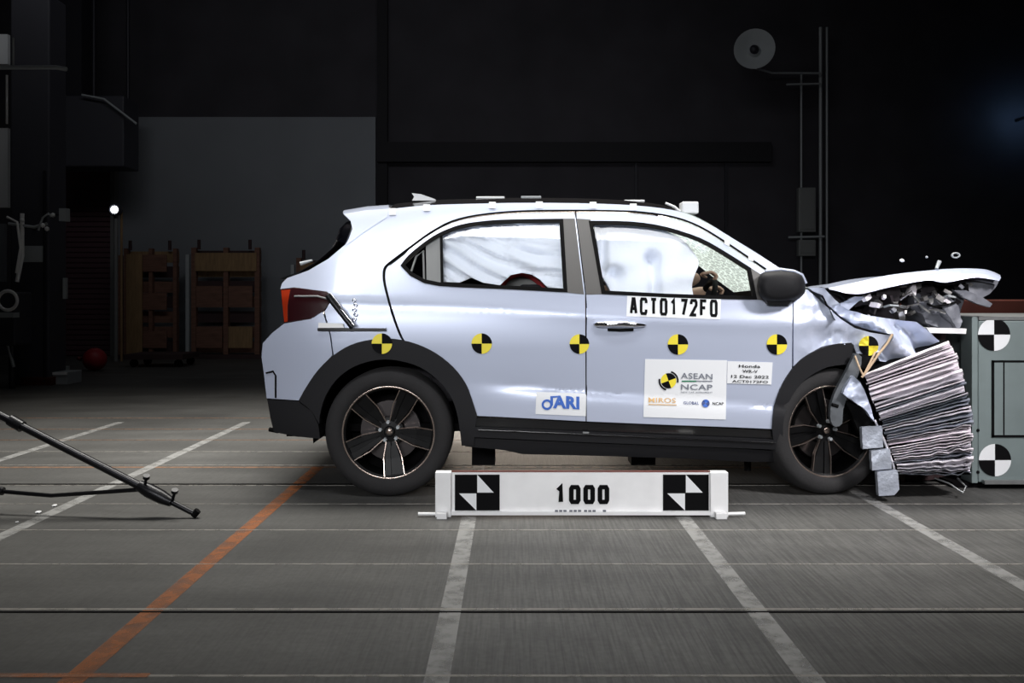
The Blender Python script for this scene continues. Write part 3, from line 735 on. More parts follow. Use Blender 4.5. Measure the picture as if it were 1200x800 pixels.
# ------------------------------------------------------------------ crushed front: bonnet, engine bay, liner
TOP = smooth_line([(970,337),(1005,330),(1040,322.5),(1080,317.5),(1120,314.5),(1150,315),(1163,318),(1172,322)], 4)
BOT = smooth_line([(972,339),(1005,344.5),(1040,337),(1085,328.5),(1108,331),(1140,325),(1160,327),(1171,329)], 4)
bm = B(); rows = []
for i, (t, b) in enumerate(zip(TOP, BOT)):
    u = i/(len(TOP)-1); pb = AT(b[0], b[1], 4.68); pt = AT(t[0], t[1], 4.72)
    row = [pb+Vector((0,0.03,0.004)), pb, pb.lerp(pt, 0.5)+Vector((0, -0.012, 0)), pt]
    for k in range(1, 15):
        v = k/14.0; y = 4.72+v*1.38
        cr = 0.012*math.sin(PI*v)*u+0.012*noise.noise(Vector((u*4, v*4, 1)))*min(1, v*4)-0.05*v
        row.append(Vector((pt.x+0.04*noise.noise(Vector((v*3, u*2, 5)))*min(1, v*4)-0.10*v*u, y, pt.z+cr-0.02*u)))
    rows.append(row)
loft('bonnet', rows, 'paint', car, thick=0)
rows = []
for i, (t, b) in enumerate(zip(TOP, BOT)):
    pb = AT(b[0], b[1], 4.70); u = i/(len(TOP)-1)
    rows.append([pb+Vector((0, 0.01+v*1.3, 0.03*math.sin(PI*v)+0.012*math.sin(20*v)-(0.02*u)-0.005)) for v in [k/12 for k in range(13)]])
loft('bonnet_inner', rows, 'junkdark', car)
# folded nose of the bonnet
def shard(name, pts, Y, m, par, th=0.02, seed=0.0, amp=0.02, step=0.03, **k):
    d = lambda x, z: Y + crease(x, z, amp, 9, seed)
    return panel(name, pts, m, par, depth=d, step=step, lip=th, **k)
shard('bonnet_nose', [(1136,326),(1171,327),(1168,335),(1160,344),(1151,349),(1140,345),(1128,338)], 4.74, 'junkgrey', car, 0.5, 2)
shard('bonnet_latch_arm', [(1118,340),(1132,340),(1150,347),(1163,356),(1160,360),(1146,356),(1128,348)], 4.72, 'junkgrey', car, 0.03, 4)
shard('wing_support', [(984,356),(1002,347),(1020,348),(1006,353),(994,364),(990,368)], 4.74, 'paint', car, 0.02, 5)
shard('hinge_strip', [(968,338),(990,344),(1004,346),(984,357),(975,348)], 4.80, 'junkdark', car, 0.05, 6)
tube('bonnet_hinge', [AT(970,340,4.75), AT(985,346,4.75), AT(995,356,4.76), AT(990,366,4.78)], 0.012, 'seal', car)
# bay walls and engine lumps
box('engine_block', (1.62, 4.95, 0.45), (2.12, 5.85, 1.00), 'junkdark', car, bev=0.04)
box('bay_side', (1.5, 5.9, 0.35), (2.35, 5.95, 0.95), 'dark', car)
def lump(name, px, py, Y, sx, sy, sz, m, seed, par=None):
    bm = B(); bmesh.ops.create_cube(bm, size=1.0); bmesh.ops.subdivide_edges(bm, edges=bm.edges[:], cuts=2, use_grid_fill=True)
    rot = Matrix.Rotation(seed*1.7, 4, 'Y') @ Matrix.Rotation(seed*0.6, 4, 'Z')
    c = AT(px, py, Y)
    for v in bm.verts:
        p = Vector((v.co.x*sx, v.co.y*sy, v.co.z*sz)); n = noise.noise(p*14+Vector((seed*3, seed, 1)))
        p = p*(1+0.45*n); v.co = c + rot @ p
    return obj(name, bm, m, par or car, smooth=True, angle=0.5)
rnd = random.Random(11)
spots = [(1012,352,'hose_bracket','junkdark'),(1030,356,'wiring_clip','junkmetal'),(1046,350,'battery_cover','junkdark'),(1058,346,'coolant_cap','junkmetal'),(1068,340,'hose_joint','foilwhite'),(1060,360,'wiring_plug','junkmetal'),
         (1072,352,'lamp_fragment','junkgrey'),(1084,347,'relay_box','junkdark'),(1096,345,'lamp_fragment','junkmetal'),(1104,350,'mounting_bracket','junkdark'),(1109,342,'lamp_fragment','junkmetal'),(1118,352,'mounting_bracket','junkgrey'),
         (1040,366,'wiring_plug','junkdark'),(1054,370,'mounting_bracket','junkmetal'),(1068,367,'hose_joint','junkmetal'),(1081,366,'relay_box','junkgrey'),(1020,362,'battery_cover','junkdark'),(1036,343,'hose_joint','junkdark'),
         (1075,334,'wiring_clip','junkmetal'),(1088,336,'mounting_bracket','junkdark'),(1123,336,'lamp_fragment','junkdark'),(1136,334,'wiring_clip','junkmetal')]
for i, (a, b, n, m) in enumerate(spots):
    big = m in ('junkdark', 'junkgrey')
    s = rnd.uniform(0.07, 0.11) if big else rnd.uniform(0.025, 0.05)
    lump(n, a, b, (4.86 if big else 4.76)+rnd.uniform(-0.03, 0.03), s*rnd.uniform(.8,1.4), s*1.2, s*rnd.uniform(.5,.9), m, i*0.77)
for i in range(26):
    a = rnd.uniform(1004, 1132); t = (a-1004)/128; b = rnd.uniform(346+4*t if a < 1110 else 334, 366+6*(1-t) if a < 1100 else 356)
    m = rnd.choice(['junkmetal','junkmetal','foilwhite','junkdark','junkgrey','seal']); sz = rnd.uniform(0.012, 0.032)
    lump(rnd.choice(['clip_fragment','lamp_fragment','wiring_plug','bracket_fragment']), a, b, 4.71+rnd.uniform(0, .05), sz*rnd.uniform(.8, 2.2), sz, sz*rnd.uniform(.5, 1), m, i*1.31+3)
for i in range(7):
    a = rnd.uniform(1010, 1110); b = rnd.uniform(348, 364)
    tube('wiring_cable', [AT(a, b, 4.74), AT(a+rnd.uniform(6,14), b+rnd.uniform(-10,6), 4.70), AT(a+rnd.uniform(16,26), b+rnd.uniform(-6,8), 4.74)], 0.006, rnd.choice(['seal','lightgrey','junkmetal']), car, seg=6)
shard('headlamp_housing', [(1076,352),(1092,346),(1108,352),(1120,368),(1122,384),(1100,384),(1085,378)], 4.80, 'junkgrey', car, 0.22, 12, 0.06, 0.025)
shard('headlamp_lens', [(1096,350),(1112,346),(1124,360),(1128,376),(1124,388),(1114,372)], 4.74, 'junkgrey', car, 0.1, 14, 0.06, 0.025)
shard('bumper_beam', [(1086,384),(1133,385),(1132,391),(1090,390)], 4.70, 'boardwhite', car, 0.8, 15, 0.01)
shard('bumper_core', [(1090,391),(1108,391),(1108,440),(1108,560),(1060,566),(1070,440)], 4.95, 'wooddark', car, 0.7, 16, 0.03)
shard('inner_wing', [(990,366),(1040,372),(1080,382),(1090,440),(1060,520),(1000,440)], 4.90, 'junkdark', car, 0.03, 17, 0.05)
shard('fender_liner', smooth_line([(1002,414),(1010,418),(1007,436),(1000,452),(993,466),(988,480),(987,496),(979,500),(974,494),(973,480),(977,464),(984,449),(993,433),(1002,414)],2)[:-1], 4.54, 'linergrey', car, 0.03, 20, 0.02)
tube('liner_clip', [AT(975,474,4.5), AT(982,476,4.5)], 0.010, 'seal', car)
shard('torn_fender_flap', [(1000,440),(1008,448),(1015,462),(1022,482),(1024,494),(1016,482),(1006,474),(994,466),(988,461),(993,450)], 4.50, 'crump', car, 0.03, 22, 0.05, 0.015)
shard('torn_liner', [(990,468),(1006,476),(1018,486),(1028,500),(1040,520),(1030,532),(1014,522),(1004,500)], 4.56, 'seal', car, 0.04, 23, 0.03)
shard('wing_edge', [(1003,415),(1030,418),(1022,420),(1012,432),(1004,426)], 4.56, 'seal', car, 0.03, 24, 0.02)
tube('cord_loop', [AT(1046,391,4.5), AT(1040,402,4.5), AT(1030,414,4.49), AT(1019,430,4.48), AT(1010,442,4.47)], 0.006, 'cord', car)
tube('cord_loop', [AT(1026,412,4.49), AT(1020,424,4.48), AT(1012,440,4.47)], 0.005, 'cord', car)
tube('cord_loop', [AT(1002,417,4.5), AT(1006,428,4.48), AT(1012,441,4.47)], 0.005, 'cord', car)

# ------------------------------------------------------------------ stickers on the car
def quad_map(q, u, v):   # u right, v down
    tl, tr, brr, bl = [Vector(p) for p in q]
    return tl.lerp(tr, u).lerp(bl.lerp(brr, u), v)
def decal(name, q, m, par, off=0.003, nx=10, ny=8, **k):
    bm = B(); vs = [[bm.verts.new(SP(*quad_map(q, i/nx, j/ny), off)) for i in range(nx+1)] for j in range(ny+1)]
    for j in range(ny):
        for i in range(nx): bm.faces.new((vs[j][i], vs[j+1][i], vs[j+1][i+1], vs[j][i+1]))
    return obj(name, bm, m, par, smooth=True, **k)
def text_bm(s, bold=0.0, xs=1.0):
    cu = bpy.data.curves.new('lettering', 'FONT'); cu.body = s; cu.offset = bold; cu.size = 1; cu.space_character = 1.05; cu.resolution_u = 3
    o = bpy.data.objects.new('lettering', cu); COL.objects.link(o)
    dg = bpy.context.evaluated_depsgraph_get(); dg.update(); me = bpy.data.meshes.new_from_object(o.evaluated_get(dg))
    bpy.data.objects.remove(o); bpy.data.curves.remove(cu)
    bm = B(); bm.from_mesh(me); bpy.data.meshes.remove(me)
    bmesh.ops.triangulate(bm, faces=bm.faces[:])
    xsv = [v.co.x for v in bm.verts]; ysv = [v.co.y for v in bm.verts]; x0, x1, y0, y1 = min(xsv), max(xsv), min(ysv), max(ysv)
    for v in bm.verts: v.co = Vector(((v.co.x-x0)/(x1-x0), (y1-v.co.y)/(y1-y0), 0))
    return bm
GLY = {'A':[[(0,1),(.38,0),(.62,0),(1,1)],[(.18,.68),(.82,.68)]],
 'C':[[(1,.28),(1,.12),(.85,0),(.15,0),(0,.12),(0,.88),(.15,1),(.85,1),(1,.88),(1,.72)]],
 'T':[[(0,0),(1,0)],[(.5,0),(.5,1)]], '1':[[(.15,.22),(.55,0),(.55,1)]],
 '0':[[(.15,0),(.85,0),(1,.12),(1,.88),(.85,1),(.15,1),(0,.88),(0,.12),(.15,0)]],
 '7':[[(0,0),(1,0),(.42,1)]], '2':[[(0,.26),(0,.12),(.15,0),(.85,0),(1,.12),(1,.34),(0,1),(1,1)]],
 'F':[[(0,1),(0,0),(1,0)],[(0,.48),(.8,.48)]]}
GLY['O'] = GLY['0']
def block_text_bm(s, aspect, gap=0.32, wd=0.24):
    """bold condensed capitals drawn with flat strokes; aspect = glyph width / height; unit box, v down"""
    bm = B(); n = len(s); adv = 1+gap; tot = n+gap*(n-1)
    for i, ch in enumerate(s):
        for pl in GLY[ch]:
            k = wd/2
            P = [Vector((k+p[0]*(1-2*k), (k*aspect+p[1]*(1-2*k*aspect))/aspect)) for p in pl]   # units of glyph width
            cl = (P[0]-P[-1]).length < 1e-6
            L_, R_ = [], []
            for j, p in enumerate(P):
                a = P[j-1] if j > 0 else (P[-2] if cl else None); b = P[j+1] if j < len(P)-1 else (P[1] if cl else None)
                d0 = (p-a).normalized() if a is not None else (b-p).normalized(); d1 = (b-p).normalized() if b is not None else d0
                nn = Vector((-d0.y, d0.x))+Vector((-d1.y, d1.x)); nn.normalize(); c = max(.5, nn.dot(Vector((-d0.y, d0.x))))
                ext = (-d1*k*0 if j == 0 else d0*0)
                L_.append(p+nn*k/c); R_.append(p-nn*k/c)
            for j in range(len(P)-1):
                q = [L_[j], L_[j+1], R_[j+1], R_[j]]
                bm.faces.new([bm.verts.new(((i*adv+v.x)/tot, v.y*aspect, 0)) for v in q])
    return bm
def text_on_side(s, q, m, par, off=0.006, bold=0.012):
    bm = text_bm(s, bold)
    for v in bm.verts: v.co = SP(*quad_map(q, v.co.x, v.co.y), off)
    return obj('lettering', bm, m, par)
def rect(x0, y0, x1, y1, sl=0.0):
    return [(x0, y0), (x1, y0+sl), (x1, y1+sl), (x0, y1)]
d1 = decal('registration_sticker', [(735,346.5),(845,350),(844,374),(734,370.5)], 'white', car)
bm = block_text_bm('ACT0172FO', 0.5, 0.30, 0.35)
for v in bm.verts: v.co = SP(*quad_map([(738,348),(841,351),(841,371.5),(738,368.5)], v.co.x, v.co.y), 0.006)
obj('lettering', bm, 'black', d1)
d2 = decal('programme_sticker', [(756,420.5),(852,422),(850.5,491.5),(754,488.5)], 'white', car, 0.004, 12, 12)
text_on_side('ASEAN', [(798,436.5),(835,438),(835,444.5),(798,443.5)], 'greyprint', d2, 0.008)
text_on_side('NCAP', [(798,450),(835,450.5),(835,457),(798,456.5)], 'greyprint', d2, 0.008)
text_on_side('NEW CAR ASSESSMENT', [(798,458.6),(835,459),(835,460.6),(798,460.2)], 'greyprint', d2, 0.008)
decal('green_rule', rect(799, 445.8, 816, 447.3), 'greenprint', d2, 0.007, 2, 1); decal('grey_rule', rect(816, 446, 835, 447.1), 'greyprint', d2, 0.007, 2, 1)
text_on_side('MIROS', [(760,465.5),(792,466.5),(792,472),(760,471.5)], 'orangeprint', d2, 0.009, 0.01)
text_on_side('GLOBAL', [(801,470),(819,470.5),(819,474),(801,473.5)], 'navy', d2, 0.009)
text_on_side('NCAP', [(835,471),(848,471.2),(848,474.5),(835,474.3)], 'black', d2, 0.009, 0.02)
decal('orange_rule', rect(760, 473.2, 793, 474.2, 0.6), 'orangeprint', d2, 0.008, 2, 1)
def round_target(name, px, py, rpx, par, off=0.004, mats=('yellow', 'black'), fn=None, rot=0.0, tilt=0.0, **k):
    """four-quadrant disc: first colour upper-left and lower-right"""
    bm = B(); fn = fn or (lambda a, b: SP(a, b, off)); n = 8
    for qd in range(4):
        rings = []
        for rr in (0.0, 0.5, 1.0):
            rings.append([bm.verts.new(fn(px+rpx*rr*math.cos(rot+PI/2*qd+PI/2*j/n), py-rpx*rr*math.sin(rot+PI/2*qd+PI/2*j/n))) for j in range(n+1)])
        for a, b in zip(rings, rings[1:]):
            for j in range(n):
                try: bm.faces.new((a[j], a[j+1], b[j+1], b[j])).material_index = 1 if qd % 2 == 0 else 0
                except ValueError: pass
    bmesh.ops.remove_doubles(bm, verts=bm.verts[:], dist=1e-6)
    bmesh.ops.dissolve_degenerate(bm, dist=1e-6, edges=bm.edges[:])
    for f in bm.faces:
        f.normal_update()
        if f.normal.y > 0: f.normal_flip()
    return obj(name, bm, list(mats), par, recalc=False, **k)
for a, b in ((564.5,402.5),(794.5,403.5),(910.5,403.5)): round_target('measuring_target', a, b, 12, car)
round_target('measuring_target', 679, 403, 11.5, car)
round_target('measuring_target', 447.5, 402.5, 12, car, off=0.018)
def fpt(a, b):
    Y = 4.6
    for _ in range(12):
        x = (a-600)*Y/FPX; z = CH-(b-350)*Y/FPX; Y = 0.5*Y+0.5*(fender_depth(x, z)-0.022)
    return AT(a, b, Y)
round_target('measuring_target', 1018, 405, 11.5, car, fn=fpt)
round_target('emblem', 783.5, 446, 9, d2, off=0.008, rot=0.35)
for a0 in (-0.2, PI-0.2):     # the broken ring of the emblem
    bm = B(); n = 10; A1 = [bm.verts.new(SP(783.5+11.8*math.cos(a0+1.5*j/n), 446-11.8*math.sin(a0+1.5*j/n), .008)) for j in range(n+1)]
    A2 = [bm.verts.new(SP(783.5+9.8*math.cos(a0+1.5*j/n), 446-9.8*math.sin(a0+1.5*j/n), .008)) for j in range(n+1)]
    for j in range(n): bm.faces.new((A1[j], A1[j+1], A2[j+1], A2[j]))
    obj('emblem_ring', bm, 'black', d2)
round_target('emblem', 827, 472.5, 4.6, d2, off=0.009, mats=('navy', 'blueprint'), rot=0.6)
d3 = decal('date_sticker', [(852.5,423),(905.5,424.5),(904,450.5),(852,449)], 'white', car, 0.0042)
text_on_side('Honda', [(866,427),(891,427.5),(891,431),(866,430.5)], 'black', d3, 0.008, 0.02)
text_on_side('WR-V', [(870,433),(888,433.5),(888,437),(870,436.5)], 'black', d3, 0.008, 0.02)
text_on_side('12 Dec 2022', [(857,439),(901,440),(901,443.5),(857,442.5)], 'black', d3, 0.008, 0.02)
text_on_side('ACT0172FO', [(858,445),(900,446),(900,449),(858,448)], 'black', d3, 0.008, 0.02)
d4 = decal('laboratory_sticker', [(628.5,459),(687,461),(686.5,487.5),(627.5,485)], 'white', car)
text_on_side('ARI', [(648,463),(679,464.5),(679,479.5),(648,478)], 'blueprint', d4, 0.007, 0.045)
bm = B()
def ring_px(bm, cx, cy, r, w, a0, a1, n=14):
    A1 = [bm.verts.new(SP(cx+(r+w)*math.cos(a0+(a1-a0)*j/n), cy-(r+w)*math.sin(a0+(a1-a0)*j/n), .007)) for j in range(n+1)]
    A2 = [bm.verts.new(SP(cx+(r-w)*math.cos(a0+(a1-a0)*j/n), cy-(r-w)*math.sin(a0+(a1-a0)*j/n), .007)) for j in range(n+1)]
    for j in range(n): bm.faces.new((A1[j], A1[j+1], A2[j+1], A2[j]))
ring_px(bm, 641, 474, 5.0, 1.3, 0.0, 2*PI, 20)
obj('emblem_ring', bm, 'blueprint', d4)
bm = B(); q4 = [(645,464),(655,463.5),(655,465.5),(648,466),(648,475),(645,475)]
bm.faces.new([bm.verts.new(SP(a, b, .007)) for a, b in q4]); obj('emblem_stroke', bm, 'blueprint', d4)

# tape squares on the roof rail, roof gear
for a, b in ((460,247.5),(500,243),(577,240),(632,239.5),(695,240),(742,242)):
    decal('tape_square', rect(a-4, b-3.5, a+4, b+4), 'white', car, 0.006, 2, 2)
for a, b in ((852,283),(880,301)):
    decal('tape_square', rect(a-3, b-3, a+3, b+3, 2), 'white', car, 0.006, 2, 2)
f0 = AT(484,227.5,5.1); f1 = AT(511,236,5.1)
prism('roof_marker', [(f0.x, f1.z), (f0.x+0.012, (f0.z+f1.z)/2), (f0.x-0.002, f0.z), (f0.x+0.05, f0.z-0.005), (f1.x, f1.z+0.008), (f1.x, f1.z)], 'Y', 5.05, 5.15, 'white', car)
def roof_patch(name, px, m, w=0.17):
    x = AT(px, 0, 5.3).x; bm = B()
    pz = min(RL, key=lambda p: abs(p.x-x)).z+0.083
    add_box(bm, (x-w/2, 5.2, pz-0.01), (x+w/2, 5.5, pz+0.002), 0, 0.003); return obj(name, bm, m, car)
roof_patch('roof_marker', 575, 'white'); roof_patch('roof_marker', 622, 'lightgrey', 0.12); roof_patch('roof_marker', 741, 'white', 0.12)
p0 = AT(795,250,4.86); p1 = AT(819,236,4.86)
gl = box('flash_unit', (p0.x+0.02, 4.86, p0.z), (p1.x, 4.95, p1.z), 'white', car, bev=0.008)
tube('flash_bracket', [AT(780,238,4.9), AT(790,242,4.88), AT(797,248,4.88)], 0.007, 'white', car)

# ------------------------------------------------------------------ crash barrier and honeycomb
BY = 4.78
bx = AT(1140, 0, BY).x
bar = thing('crash_barrier', 'grey steel barrier block with two black and white quartered targets', 'barrier', (bx+0.8, BY+0.5, 0))
zt = AT(0, 371, BY).z
box('barrier_block', (bx+0.03, BY, 0.035), (bx+1.6, BY+1.2, zt-0.02), 'steel', bar, bev=0.006)
box('mounting_plate', (bx-0.005, BY+0.0, 0.03), (bx+0.028, BY+0.12, zt), 'steel', bar, bev=0.003)
box('top_cap', (bx+0.03, BY-0.004, zt-0.018), (bx+1.6, BY+1.2, zt), 'steeledge', bar)
box('base_skid', (bx-0.1, BY+0.02, 0.0), (bx+1.6, BY+1.1, 0.03), 'dark', bar)
box('base_rail', (bx+0.05, BY-0.03, 0.03), (bx+1.6, BY-0.001, 0.05), 'steeledge', bar)
flatpt = lambda a, b: AT(a, b, BY-0.003)
for a, b in ((1165,392),(1166,539)): round_target('quartered_target', a, b, 19, bar, mats=('white', 'black'), fn=flatpt)
# recessed access panel of the barrier
pa, pb_ = AT(1162, 422, BY), AT(1300, 512, BY)
bm = B()
for lo, hi in (((pa.x, BY-0.006, pa.z-0.012), (pb_.x, BY+0.001, pa.z)), ((pa.x, BY-0.006, pb_.z), (pb_.x, BY+0.001, pb_.z+0.012)), ((pa.x, BY-0.006, pb_.z), (pa.x+0.012, BY+0.001, pa.z))): add_box(bm, lo, hi)
pl = box('access_panel', (pa.x+0.012, BY-0.005, pb_.z+0.012), (pb_.x, BY+0.001, pa.z-0.012), 'steel', bar)
obj('panel_frame', bm, 'black', pl)
bm = B(); add_box(bm, (AT(1175,0,BY).x, BY-0.0065, pb_.z+0.012), (AT(1176.5,0,BY).x, BY-0.004, pa.z-0.012)); obj('panel_seam', bm, 'black', pl)
for a, b in ((1146,504),(1146,553)):
    p = AT(a, b, BY); bm = B(); add_lathe(bm, [(0, -0.006), (0.008, -0.005), (0.01, 0.001)], 'Y', p, 8); obj('bolt', bm, 'black', bar)
# rust block behind
rx = AT(1108, 0, 6.2).x
box('rear_abutment', (rx, 6.2, 0), (bx+2.2, 8.0, AT(0,351,6.2).z), 'rust', bar, bev=0.01)

hon = thing('crushed_honeycomb', 'torn silver aluminium honeycomb wedge crushed between car and barrier', 'barrier face', (2.1, 4.5, 0))
N = 38
LT = smooth_line([(1011,438),(1022,465),(1034,498),(1044,528),(1053,556)], 8); RT = smooth_line([(1114,399),(1124,425),(1132,452),(1138,490),(1140,520),(1137,556)], 7)
def pick(L, t):
    f = t*(len(L)-1); i = max(0, min(int(f), len(L)-2)); return Vector(L[i]).lerp(Vector(L[i+1]), f-i)
hr = random.Random(5); wts = [hr.choice((0.55, 0.8, 1.0, 1.0, 1.5, 1.9)) for _ in range(N)]; wts[0] = 2.6; wts[1] = 0.7; wts[4] = 1.0; wts[7] = 2.6; wts[8] = 1.5
cum = [sum(wts[:i])/sum(wts) for i in range(N+1)]
fm = ['foilwhite', 'foil', 'foilgrey', 'foilwhite', 'foilgrey', 'foilwhite', 'foil', 'foilwhite', 'foilgrey']
for i in range(N):
    a, b = cum[i], cum[i+1]
    bm = B(); n = 22; rows = []
    ex = hr.uniform(-2.5, 3.0); el = hr.uniform(-1.5, 1.5); dp = hr.uniform(-0.010, 0.012)
    for k in range(n+1):
        u = k/n
        wob = (0.4+5.0*a*a)*noise.noise(Vector((u*(4+5*a), i*0.37, 2)))*(0.25+0.75*u)
        zig = 0.014*noise.noise(Vector((u*16, i*5.3, 4)))*(0.15+1.8*a*a)
        tp = pick(LT, a).lerp(pick(RT, a), u); bt = pick(LT, b).lerp(pick(RT, b), u)
        sh = Vector((el*(1-u)+ex*u, wob))
        thin = 0.95+0.5*noise.noise(Vector((u*6, i*2.7, 9)))
        y0 = 4.475+dp+zig+0.02*math.sin(3*u+i*0.3)
        def q(f, y): 
            p = tp.lerp(bt, f)+sh; return AT(p.x, p.y, y)
        rows.append([q(0.0, y0+0.10), q(0.02, y0+0.05), q(0.12, y0+0.04), q(0.46*thin, y0), q(0.54*thin, y0+0.003), q(0.60, y0+0.07), q(1.0, y0+0.085), q(1.0, y0+0.10)])
    vs = [[bm.verts.new(p) for p in r] for r in rows]
    for r0, r1 in zip(vs, vs[1:]):
        for j in range(len(r0)): bm.faces.new((r0[j], r0[(j+1)%len(r0)], r1[(j+1)%len(r0)], r1[j]))
    bm.faces.new(vs[0][::-1]); bm.faces.new(vs[-1])
    obj('foil_layer', bm, 'foilwhite' if wts[i] > 1.6 else fm[(i*5+i//3) % len(fm)], hon)
core = [pick(LT, t) for t in (0, .33, .66, 1)] + [pick(RT, t) for t in (1, .66, .33, 0)]
bm = B(); f = bm.faces.new([bm.verts.new(AT(p.x, p.y, 4.57)) for p in core])
r = bmesh.ops.extrude_face_region(bm, geom=[f]); bmesh.ops.translate(bm, verts=[g for g in r['geom'] if isinstance(g, bmesh.types.BMVert)], vec=(0, 0.32, 0))
obj('honeycomb_core', bm, 'dark', hon)
for i, q in enumerate(([(1010,501),(1034,499),(1035,524),(1011,526)], [(1021,528),(1043,526),(1045,549),(1022,551)], [(1028,553),(1052,551),(1054,573),(1048,580),(1030,581)])):
    shard('torn_sheet', q, 4.47-0.01*i, 'foilgrey', hon, 0.03, 30+i, 0.02, 0.02)
tube('torn_strip', [AT(1025,492,4.5), AT(1036,515,4.49), AT(1047,545,4.5), AT(1050,566,4.5)], 0.006, 'foil', hon)
tube('wire_loop', [AT(1095,560,4.6), AT(1112,566,4.55), AT(1128,577,4.52), AT(1132,570,4.55), AT(1122,560,4.6)], 0.005, 'steeledge', hon)

# flying fragments above the bonnet
def frag(px, py, Y, s, m, seed, label):
    bm = B(); bmesh.ops.create_icosphere(bm, subdivisions=1, radius=1); c = AT(px, py, Y)
    for v in bm.verts: v.co = c + Vector((v.co.x*s[0], v.co.y*s[1], v.co.z*s[2]))*(1+0.4*noise.noise(v.co*2+Vector((seed, 0, 0))))
    tag(obj('debris_fragment', bm, m), label, 'debris', 'fragments flying above the bonnet')
frag(1057, 305, 4.8, (.014,.012,.010), 'white', 1, 'small white fragment in mid-air, nearest the windscreen')
frag(1086, 301, 4.9, (.008,.008,.007), 'lightgrey', 2, 'tiny grey fragment in mid-air between white fragment and ring')
bm = B(); add_lathe(bm, [(0.020+0.006*math.cos(2*PI*j/8), 0.006*math.sin(2*PI*j/8)) for j in range(9)], 'Y', AT(1120,299,4.8), 16)
for v in bm.verts: v.co.z = AT(0,299,4.8).z+(v.co.z-AT(0,299,4.8).z)*0.65
tag(obj('debris_ring', bm, 'lightgrey', smooth=True), 'small grey ring-shaped fragment in mid-air above the bonnet', 'debris', 'fragments flying above the bonnet')
tag(tube('debris_strip', [AT(1101,306,4.75), AT(1098.5,312,4.74), AT(1097.5,315,4.72)], [0.011,0.009,0.008], 'lightgrey'), 'thin grey strip standing up from the bonnet', 'debris', 'fragments flying above the bonnet')

# ------------------------------------------------------------------ scale sign
SY = 4.17
sg = thing('scale_sign', 'low white scale board marked 1000 with two black checker targets on the floor', 'sign', (AT(681,0,SY).x, SY, 0))
s0, s1 = AT(529, 553, SY), AT(833, 600.5, SY)
board = box('board', (s0.x, SY, s1.z), (s1.x, SY+0.025, s0.z), 'boardwhite', sg, bev=0.003)
box('board_foot_edge', (s0.x-0.0, SY-0.018, s1.z-0.008), (s1.x, SY+0.03, s1.z+0.008), 'boardwhite', sg)
box('top_edge', (s0.x, SY-0.001, s0.z), (s1.x, SY+0.025, s0.z+0.003), 'rust', sg)
flat = lambda a, b, o=0.002: AT(a, b, SY-o)
for x0, x1 in ((533,585.5),(777,830.5)):
    bm = B(); y0, y1 = 556, 598; cx, cy = (x0+x1)/2, (y0+y1)/2
    add_box(bm, (flat(x0,0).x, SY-0.003, flat(0,y1).z), (flat(x1,0).x, SY+0.001, flat(0,y0).z)); ck = obj('checker_target', bm, 'black', board)
    bm = B(); bm.faces.new([bm.verts.new(flat(a, b, 0.005)) for a, b in ((cx, y0), (x1-7, cy), (cx, cy))]); bm.faces.new([bm.verts.new(flat(a, b, 0.005)) for a, b in ((x0+5, cy+1), (cx-1, cy+1), (cx-1, y1))])
    obj('white_triangles', bm, 'white', board)
bm = block_text_bm('1000', 0.58, 0.24, 0.40)
for v in bm.verts: v.co = flat(*quad_map([(650,568),(714,568),(714,590.5),(650,590.5)], v.co.x, v.co.y), 0.004)
obj('lettering', bm, 'black', board)
bm = B()
for a in (650,655,660,667,672,677,684,689,694,706): add_box(bm, (flat(a,0).x, SY-0.020, flat(0,598.5).z), (flat(a+3.6,0).x, SY-0.017, flat(0,596.3).z))
obj('small_marks', bm, 'greyprint', board)
for x0, x1, xf0, xf1, yb in ((510,528.5,512,524,608),(832.5,853.5,838,851,606)):
    q0, q1 = AT(x0, 553.5, SY-0.02), AT(x1, 602, SY-0.02)
    ps = box('end_post', (q0.x, SY-0.02, 0.0), (q1.x, SY+0.035, q0.z), 'boardwhite', sg, bev=0.003)
    box('post_foot', (AT(xf0,0,SY-.04).x, SY-0.06, 0.0), (AT(xf1,0,SY-.04).x, SY-0.02, 0.03), 'boardwhite', ps, bev=0.003)
tube('outrigger', [AT(490,602,4.16), AT(512,602,4.16)], 0.008, 'boardwhite', sg); tube('outrigger', [AT(852,602,4.16), AT(873,601.5,4.16)], 0.008, 'boardwhite', sg)

# ------------------------------------------------------------------ lamp stand at the left edge
st = thing('light_stand', 'black tripod stand with sloping leg and knobbed clamp, at left edge', 'stand', (-3.3, 4.3, 0))
foot = Vector((AT(229,0,4.14).x, 4.14, 0.018)); top = AT(-40, 466, 4.26)
d = (top-foot)
tube('leg', [foot, foot+d*0.12], 0.013, 'standblack', st)
lg = tube('leg', [foot+d*0.10, top], 0.019, 'standblack', st)
tube('leg_highlight_rib', [foot+d*0.2+Vector((0.0,-0.018,0.012)), top+Vector((0.0,-0.018,0.012))], 0.004, 'darksteel', lg)
tube('rubber_foot', [foot+Vector((-0.01,0,-0.008)), foot+Vector((0.012,0,0.018))], 0.016, 'seal', st)
cl0 = foot+d*0.10; cl1 = foot+d*0.24
cl = tube('leg_clamp', [cl0, cl0.lerp(cl1,0.3), cl0.lerp(cl1,0.7), cl1], [0.022,0.032,0.034,0.026], 'standblack', st)
for t in (0.10, 0.22):
    p = foot+d*t; tube('clamp_knob', [p, p+Vector((0.02,-0.02,0.045)), p+Vector((0.022,-0.024,0.052)), p+Vector((0.026,-0.03,0.066))], [0.007,0.007,0.016,0.016], 'standblack', cl)
tube('leg_collar', [AT(12,492,4.24), AT(26,500,4.23)], 0.028, 'standblack', st)
tube('brace', [foot+d*0.21, AT(60,580.5,4.2), AT(-30,573,4.26)], 0.010, 'standblack', st)
